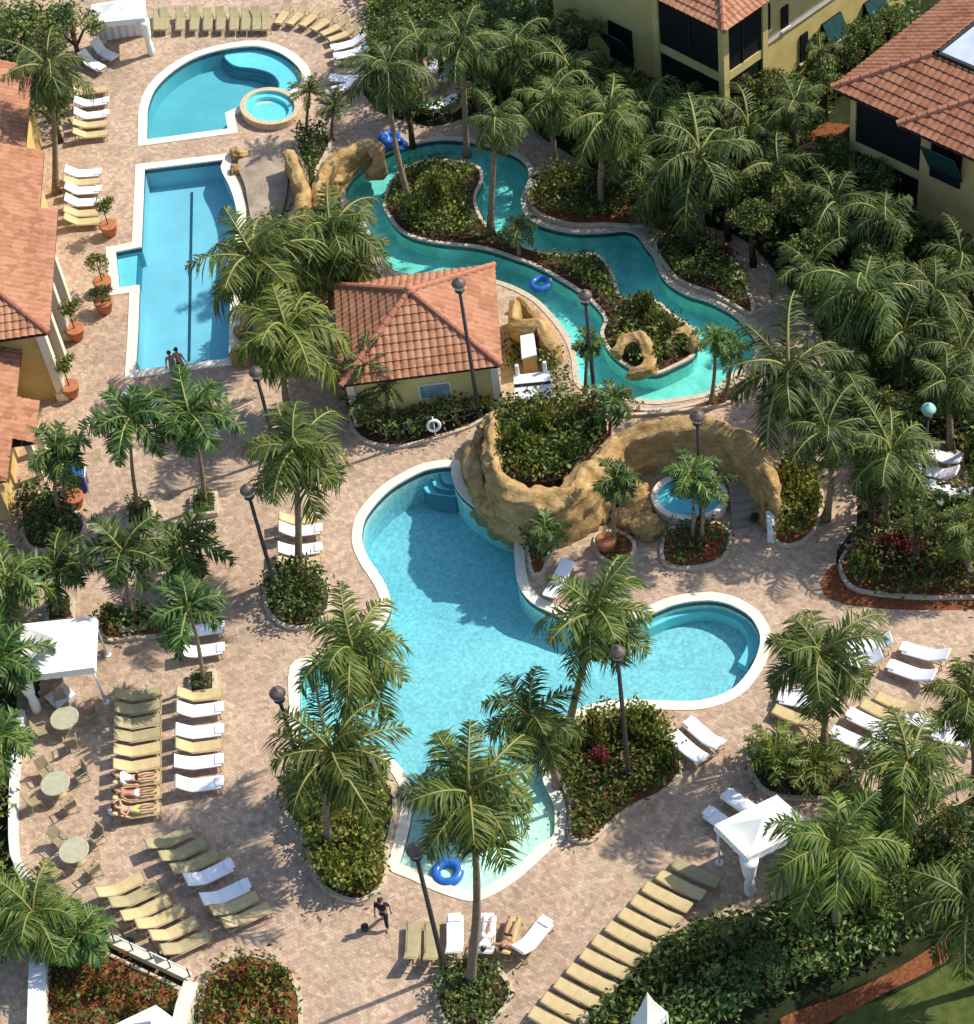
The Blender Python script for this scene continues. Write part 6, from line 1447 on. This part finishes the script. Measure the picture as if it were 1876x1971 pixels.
# ---- tree crowds -----------------------------------------------------------------
TOPT = [(748, 74, 46), (760, 30, 60), (838, 50, 62), (940, 40, 56), (1010, 60, 60), (1060, 105, 52), (1120, 60, 44), (1030, 160, 48), (1110, 190, 46), (1200, 180, 52), (1290, 215, 54), (1160, 140, 40), (960, 130, 46), (740, 130, 36), (780, 190, 42), (920, 180, 36)]
for u, v, r in TOPT: tree(u, v, r, 3.2, 'dark leafy tree in the crowd of trees behind the lazy river', 'trees crowded at the top')
WALL = [(1484, 170, 46), (1520, 250, 44), (1624, 100, 44), (1668, 70, 44), (1712, 40, 40), (1590, 150, 46), (1440, 170, 36), (1560, 290, 40)]
for u, v, r in WALL: tree(u, v, r, 2.6, 'bright leafy tree in the strip between the two yellow houses', 'trees between the houses')
RGT = [(1600, 300, 50), (1680, 350, 56), (1490, 360, 52), (1550, 400, 58), (1620, 430, 56), (1450, 420, 46), (1716, 450, 56), (1810, 520, 52), (1560, 480, 50), (1690, 500, 50), (1600, 560, 48), (1740, 590, 58), (1860, 560, 56), (1690, 680, 54), (1770, 680, 56), (1850, 660, 58), (1640, 640, 44), (1670, 770, 50), (1738, 790, 42), (1890, 790, 40), (1680, 940, 44), (1890, 930, 40), (1766, 1012, 34), (1850, 1010, 46), (1400, 370, 46), (1330, 400, 40)]
for u, v, r in RGT: tree(u, v, r, 3.0, 'dark bushy tree in the dense grove right of the lazy river', 'trees of the right grove')
for u, v, r, lb in ((30, 70, 70, 'yellowish tree in the top left corner'), (140, 60, 60, 'green tree left of the top cabana'), (96, 210, 44, 'tree between the far loungers and the pool house'), (1480, 1850, 40, 'rounded tree on the bottom right hedge'), (1700, 1700, 52, 'dark tree behind the right cabana hedge'), (1650, 1560, 44, 'dark tree right of the spiky plants'), (1840, 1600, 56, 'dark tree on the hedge at the right edge'), (660, 560, 40, 'dark tree against the left eave of the hut')):
    tree(u, v, r, 2.2, lb, None)
# ================================================================ people
M('skin_light', (0.50, 0.28, 0.18), (0.58, 0.34, 0.23), 6, 0.55)
M('skin_tan', (0.34, 0.17, 0.095), (0.42, 0.22, 0.13), 6, 0.55)
M('hair_dark', (0.015, 0.010, 0.008), (0.03, 0.02, 0.015), 20, 0.6)
M('hair_brown', (0.07, 0.035, 0.018), (0.11, 0.06, 0.03), 20, 0.6)
M('cloth_navy', (0.010, 0.012, 0.022), (0.018, 0.02, 0.034), 8, 0.9)
M('cloth_dark', (0.012, 0.010, 0.010), (0.025, 0.02, 0.02), 8, 0.9)
M('cloth_white', (0.7, 0.7, 0.7), (0.8, 0.8, 0.8), 8, 0.9)
M('cloth_lime', (0.42, 0.55, 0.12), (0.50, 0.63, 0.18), 8, 0.9)
M('cloth_khaki', (0.28, 0.22, 0.13), (0.34, 0.27, 0.17), 8, 0.9)
M('eye_dark', (0.01, 0.01, 0.01), (0.02, 0.015, 0.012), 8, 0.3)
def skin_obj(name, nodes, edges, mat, parent=None, sub=1, root=0):
    me = bpy.data.meshes.new(name); me.from_pydata([n[0] for n in nodes], edges, [])
    o = bpy.data.objects.new(name, me); col.objects.link(o)
    o.modifiers.new('s', 'SKIN'); sd = o.modifiers.new('u', 'SUBSURF'); sd.levels = sub; sd.render_levels = sub
    sv = me.skin_vertices[0].data
    for i, n in enumerate(nodes): r = n[1]; sv[i].radius = (r, r) if not isinstance(r, tuple) else r; sv[i].use_root = (i == root)
    dg = bpy.context.evaluated_depsgraph_get(); m2 = bpy.data.meshes.new_from_object(o.evaluated_get(dg))
    bpy.data.objects.remove(o); m2.materials.clear(); m2.materials.append(MATS[mat])
    m2.polygons.foreach_set('use_smooth', [True] * len(m2.polygons))
    return link(name, m2, parent)
def person(label, loc, rz, J, skin='skin_light', hair='hair_dark', longhair=False, tops=(), pants=None, shirt=None, tilt=None):
    """J: joint name -> local position (x forward, y left, z up)"""
    root = empty('person', loc, rz); tag(root, label, 'person')
    if tilt: root.rotation_euler = (tilt[0], tilt[1], rz)
    j = {k: Vector(v) for k, v in J.items()}
    N = []; E = []; ix = {}
    def nd(k, p, r, fr=None):
        N.append((tuple(p), r)); ix[k] = len(N) - 1
        if fr is not None: E.append((ix[fr], ix[k]))
    nd('pelvis', j['pelvis'], .135); nd('waist', j['pelvis'].lerp(j['chest'], .5), .118, 'pelvis'); nd('chest', j['chest'], .142, 'waist'); nd('neckb', j['chest'].lerp(j['neck'], .7), .075, 'chest'); nd('neck', j['neck'], .055, 'neckb')
    hd = (j['head'] - j['neck']).normalized(); nd('jaw', j['neck'].lerp(j['head'], .45), .068, 'neck'); nd('head', j['head'], .098, 'jaw'); nd('top', j['head'] + hd * .085, .07, 'head')
    for s in 'lr':
        nd('sh' + s, j['sh' + s], .062, 'chest'); nd('el' + s, j['el' + s], .042, 'sh' + s); nd('wr' + s, j['wr' + s], .029, 'el' + s)
        hv = (j['wr' + s] - j['el' + s]).normalized(); sd_ = hv.cross(Vector((0, 0, 1)) if abs(hv.z) < .8 else Vector((1, 0, 0))).normalized(); nn = hv.cross(sd_)
        pc = j['wr' + s] + hv * .06; nd('pm' + s, pc, .033, 'wr' + s)
        for q, (off, ln2) in enumerate(((-.03, .070), (-.010, .085), (.010, .080), (.028, .062))):
            a = pc + hv * .03 + sd_ * off; nd('f%d%s' % (q, s), a, .0105, 'pm' + s); nd('g%d%s' % (q, s), a + hv * ln2 * .6 + nn * .010, .009, 'f%d%s' % (q, s)); nd('h%d%s' % (q, s), a + hv * ln2 + nn * .028, .008, 'g%d%s' % (q, s))
        a = pc - sd_ * .035 - hv * .02; nd('t0' + s, a, .012, 'pm' + s); nd('t1' + s, a - sd_ * .02 + hv * .035 + nn * .01, .010, 't0' + s)
        nd('hp' + s, j['hp' + s], .098, 'pelvis'); nd('kn' + s, j['kn' + s], .062, 'hp' + s); nd('cf' + s, j['kn' + s].lerp(j['an' + s], .35), .055, 'kn' + s); nd('an' + s, j['an' + s], .038, 'cf' + s); nd('to' + s, j['to' + s], .034, 'an' + s)
    body = skin_obj('body', N, E, skin, root)
    fw = Vector(J.get('face', (1, 0, 0))).normalized(); sdv = hd.cross(fw).normalized(); hc = j['head']
    mb = MB(); boulder(mb, hc + fw * .098 - hd * .012, .019, 1, sub=1); mb.build('nose', skin, root, True)
    for s in (-1, 1):
        mb = MB(); boulder(mb, hc + fw * .088 + sdv * s * .035 + hd * .012, .013, 2, sub=1); mb.build('eye', 'eye_dark', root, True)
        mb = MB(); boulder(mb, hc + sdv * s * .096 - hd * .005, .024, 3, (.6, .6, 1), sub=1); mb.build('ear', skin, root, True)
    mb = MB(); mb.tube([hc + fw * .088 + sdv * .026 - hd * .052, hc + fw * .094 - hd * .054, hc + fw * .088 - sdv * .026 - hd * .052], .007, 5); mb.build('mouth', 'skin_tan', root, True)
    mb = MB(); boulder(mb, hc + hd * .035 - fw * .022, .108, 2, (1, 1, 1), sub=2); mb.build('hair', hair, root, True)
    HN = [((hc + hd * .05 - fw * .022), .098), ((hc + hd * .10 - fw * .005), .075), ((hc - fw * .055 - hd * .02), .075)]; HE = [(0, 1), (0, 2)]
    if longhair:
        HN += [((hc - fw * .075 - hd * .14), .06), ((hc - fw * .07 - hd * .25), .04)]; HE += [(2, 3), (3, 4)]
        skin_obj('ponytail', HN, HE, hair, root, sub=2)
    if shirt:
        SN = [(j['pelvis'] + (j['chest'] - j['pelvis']).normalized() * .02, .152), (j['pelvis'].lerp(j['chest'], .5), .142), (j['chest'], .165), (j['chest'].lerp(j['neck'], .6), .092)]; SE = [(0, 1), (1, 2), (2, 3)]
        for s in 'lr':
            SN += [(j['sh' + s], .082), (j['sh' + s].lerp(j['el' + s], .7), .066)]; k = len(SN); SE += [(2, k - 2), (k - 2, k - 1)]
        skin_obj('shirt', SN, SE, shirt, root)
    if pants:
        mt, upto = pants; PN = [(j['pelvis'] + (j['chest'] - j['pelvis']).normalized() * .05, .148), (j['pelvis'], .152)]; PE = [(0, 1)]
        for s in 'lr':
            PN += [(j['hp' + s], .115)]; k = len(PN); PE.append((1, k - 1))
            if upto <= 1: PN.append((j['hp' + s].lerp(j['kn' + s], upto), .088)); PE.append((k - 1, k))
            else: PN += [(j['kn' + s], .080), (j['an' + s] + (j['kn' + s] - j['an' + s]).normalized() * .05, .062)]; PE += [(k - 1, k), (k, k + 1)]
        skin_obj('shorts' if upto <= 1 else 'trousers', PN, PE, mt, root)
    return root
def standing(arm=0.0, step=0.0):
    return dict(pelvis=(0, 0, .95), chest=(.01, 0, 1.32), neck=(.01, 0, 1.52), head=(.03, 0, 1.68), shl=(0, .20, 1.42), shr=(0, -.20, 1.42), ell=(-.03 - arm * .1, .27, 1.13), elr=(.02 + arm * .1, -.27, 1.13), wrl=(.05 - arm * .12, .29, .88), wrr=(.12 + arm * .1, -.28, .90),
                hpl=(0, .10, .90), hpr=(0, -.10, .90), knl=(.05 + step * .18, .11, .50), knr=(.02 - step * .08, -.11, .50), anl=(.0 + step * .26, .11, .08), anr=(0 - step * .30, -.11, .10), tol=(.16 + step * .26, .13, .04), tor=(.15 - step * .28, -.13, .04), face=(1, 0, -.1))
def lying(up=34, arms='side', h=.47):
    """on a lounger: x runs from foot end (0) to the raised head end"""
    c, s = math.cos(R(up)), math.sin(R(up)); bk = lambda t, y=0, e=0: (1.24 + c * t - s * e, y, h + .02 + s * t + c * e)
    d = dict(pelvis=(1.08, 0, h + .09), chest=bk(.28, 0, .10), neck=bk(.50, 0, .10), head=bk(.66, 0, .13), shl=bk(.40, -.20, .09), shr=bk(.40, .20, .09), hpl=(1.0, -.10, h + .06), hpr=(1.0, .10, h + .06),
             knl=(.60, -.13, h + .12), knr=(.62, .12, h + .10), anl=(.18, -.14, h + .03), anr=(.18, .13, h + .03), tol=(.13, -.17, h + .17), tor=(.13, .16, h + .17), face=(-s, 0, c))
    if arms == 'side': d.update(ell=bk(.12, -.31, .07), elr=bk(.12, .31, .07), wrl=(1.02, -.31, h + .09), wrr=(1.02, .31, h + .09))
    else: d.update(ell=bk(.45, -.42, .13), elr=bk(.16, .30, .15), wrl=bk(.66, -.24, .10), wrr=bk(.1, .08, .24))
    return d
def on_lounger(foot, head, label, **k):
    a = P(foot[0], foot[1], .38); b = P(head[0], head[1], .38); d = b - a
    return person(label, (a.x, a.y, 0), math.atan2(d.y, d.x), lying(k.pop('up', 34), k.pop('arms', 'side')), **k)
q = P(744, 1778); person('person in dark navy shirt and trousers walking below the lower left palm bed', q, R(-105), standing(.6, 1.0), 'skin_tan', 'hair_dark', shirt='cloth_navy', pants=('cloth_navy', 2))
q = P(340, 728); person('person in khaki shorts standing left at the end of the lap pool', q, R(100), standing(.2, .2), 'skin_tan', 'hair_brown', pants=('cloth_khaki', .75))
q = P(353, 722); person('person in dark shorts standing right at the end of the lap pool', q, R(70), standing(-.2, .1), 'skin_light', 'hair_dark', pants=('cloth_dark', .7))
on_lounger((310, 1495), (228, 1509), 'person in white top lying on a tan lounger in the left column', shirt='cloth_white', pants=('cloth_dark', .5), hair='hair_brown')
on_lounger((310, 1524), (228, 1538), 'person with bare tanned chest and pale shorts lying in the left column', skin='skin_tan', pants=('cloth_white', .6))
on_lounger((310, 1555), (228, 1569), 'person in lime green lying on the lowest lounger of the left column', shirt=None, pants=('cloth_lime', .6), hair='hair_brown', longhair=True, arms='up')
on_lounger((940, 1764), (936, 1822), 'person in white lying on a lounger above the teardrop bed', up=38, shirt='cloth_white', pants=('cloth_white', .6))
on_lounger((992, 1764), (976, 1820), 'tanned person in dark shorts lying on a tan lounger above the teardrop bed', up=38, skin='skin_tan', pants=('cloth_dark', .5), arms='up')
on_lounger((1512, 1326), (1568, 1322), 'person resting on a white lounger under the palm right of the pool', up=30, skin='skin_tan', pants=('cloth_navy', .6), hair='hair_brown')
# small things by the sunbathers
c = P(222, 1566); t = tag(link('beach_bag', None) if False else empty('beach_bag', c, .5), 'white round-handled beach bag beside the lime green sunbather', 'bag')
mb = MB(); mb.lathe([(.16, 0), (.22, .1), (.24, .30), (.21, .32)], 14); mb.build('bag_body', 'cloth_white', t, True)
mb = MB(); mb.tube([(.2 * math.cos(a), 0, .3 + .22 * math.sin(a)) for a in np.linspace(0, math.pi, 9)], .014, 6); mb.build('handle', 'cloth_khaki', t, True)

# ---------------------------------------------------------------- label check while building
for o in col.objects:
    if o.parent is None and o.type in ('MESH', 'EMPTY'):
        l = o.get('label')
        if not l or not 4 <= len(l.split()) <= 16: print('LABEL', o.name, l)
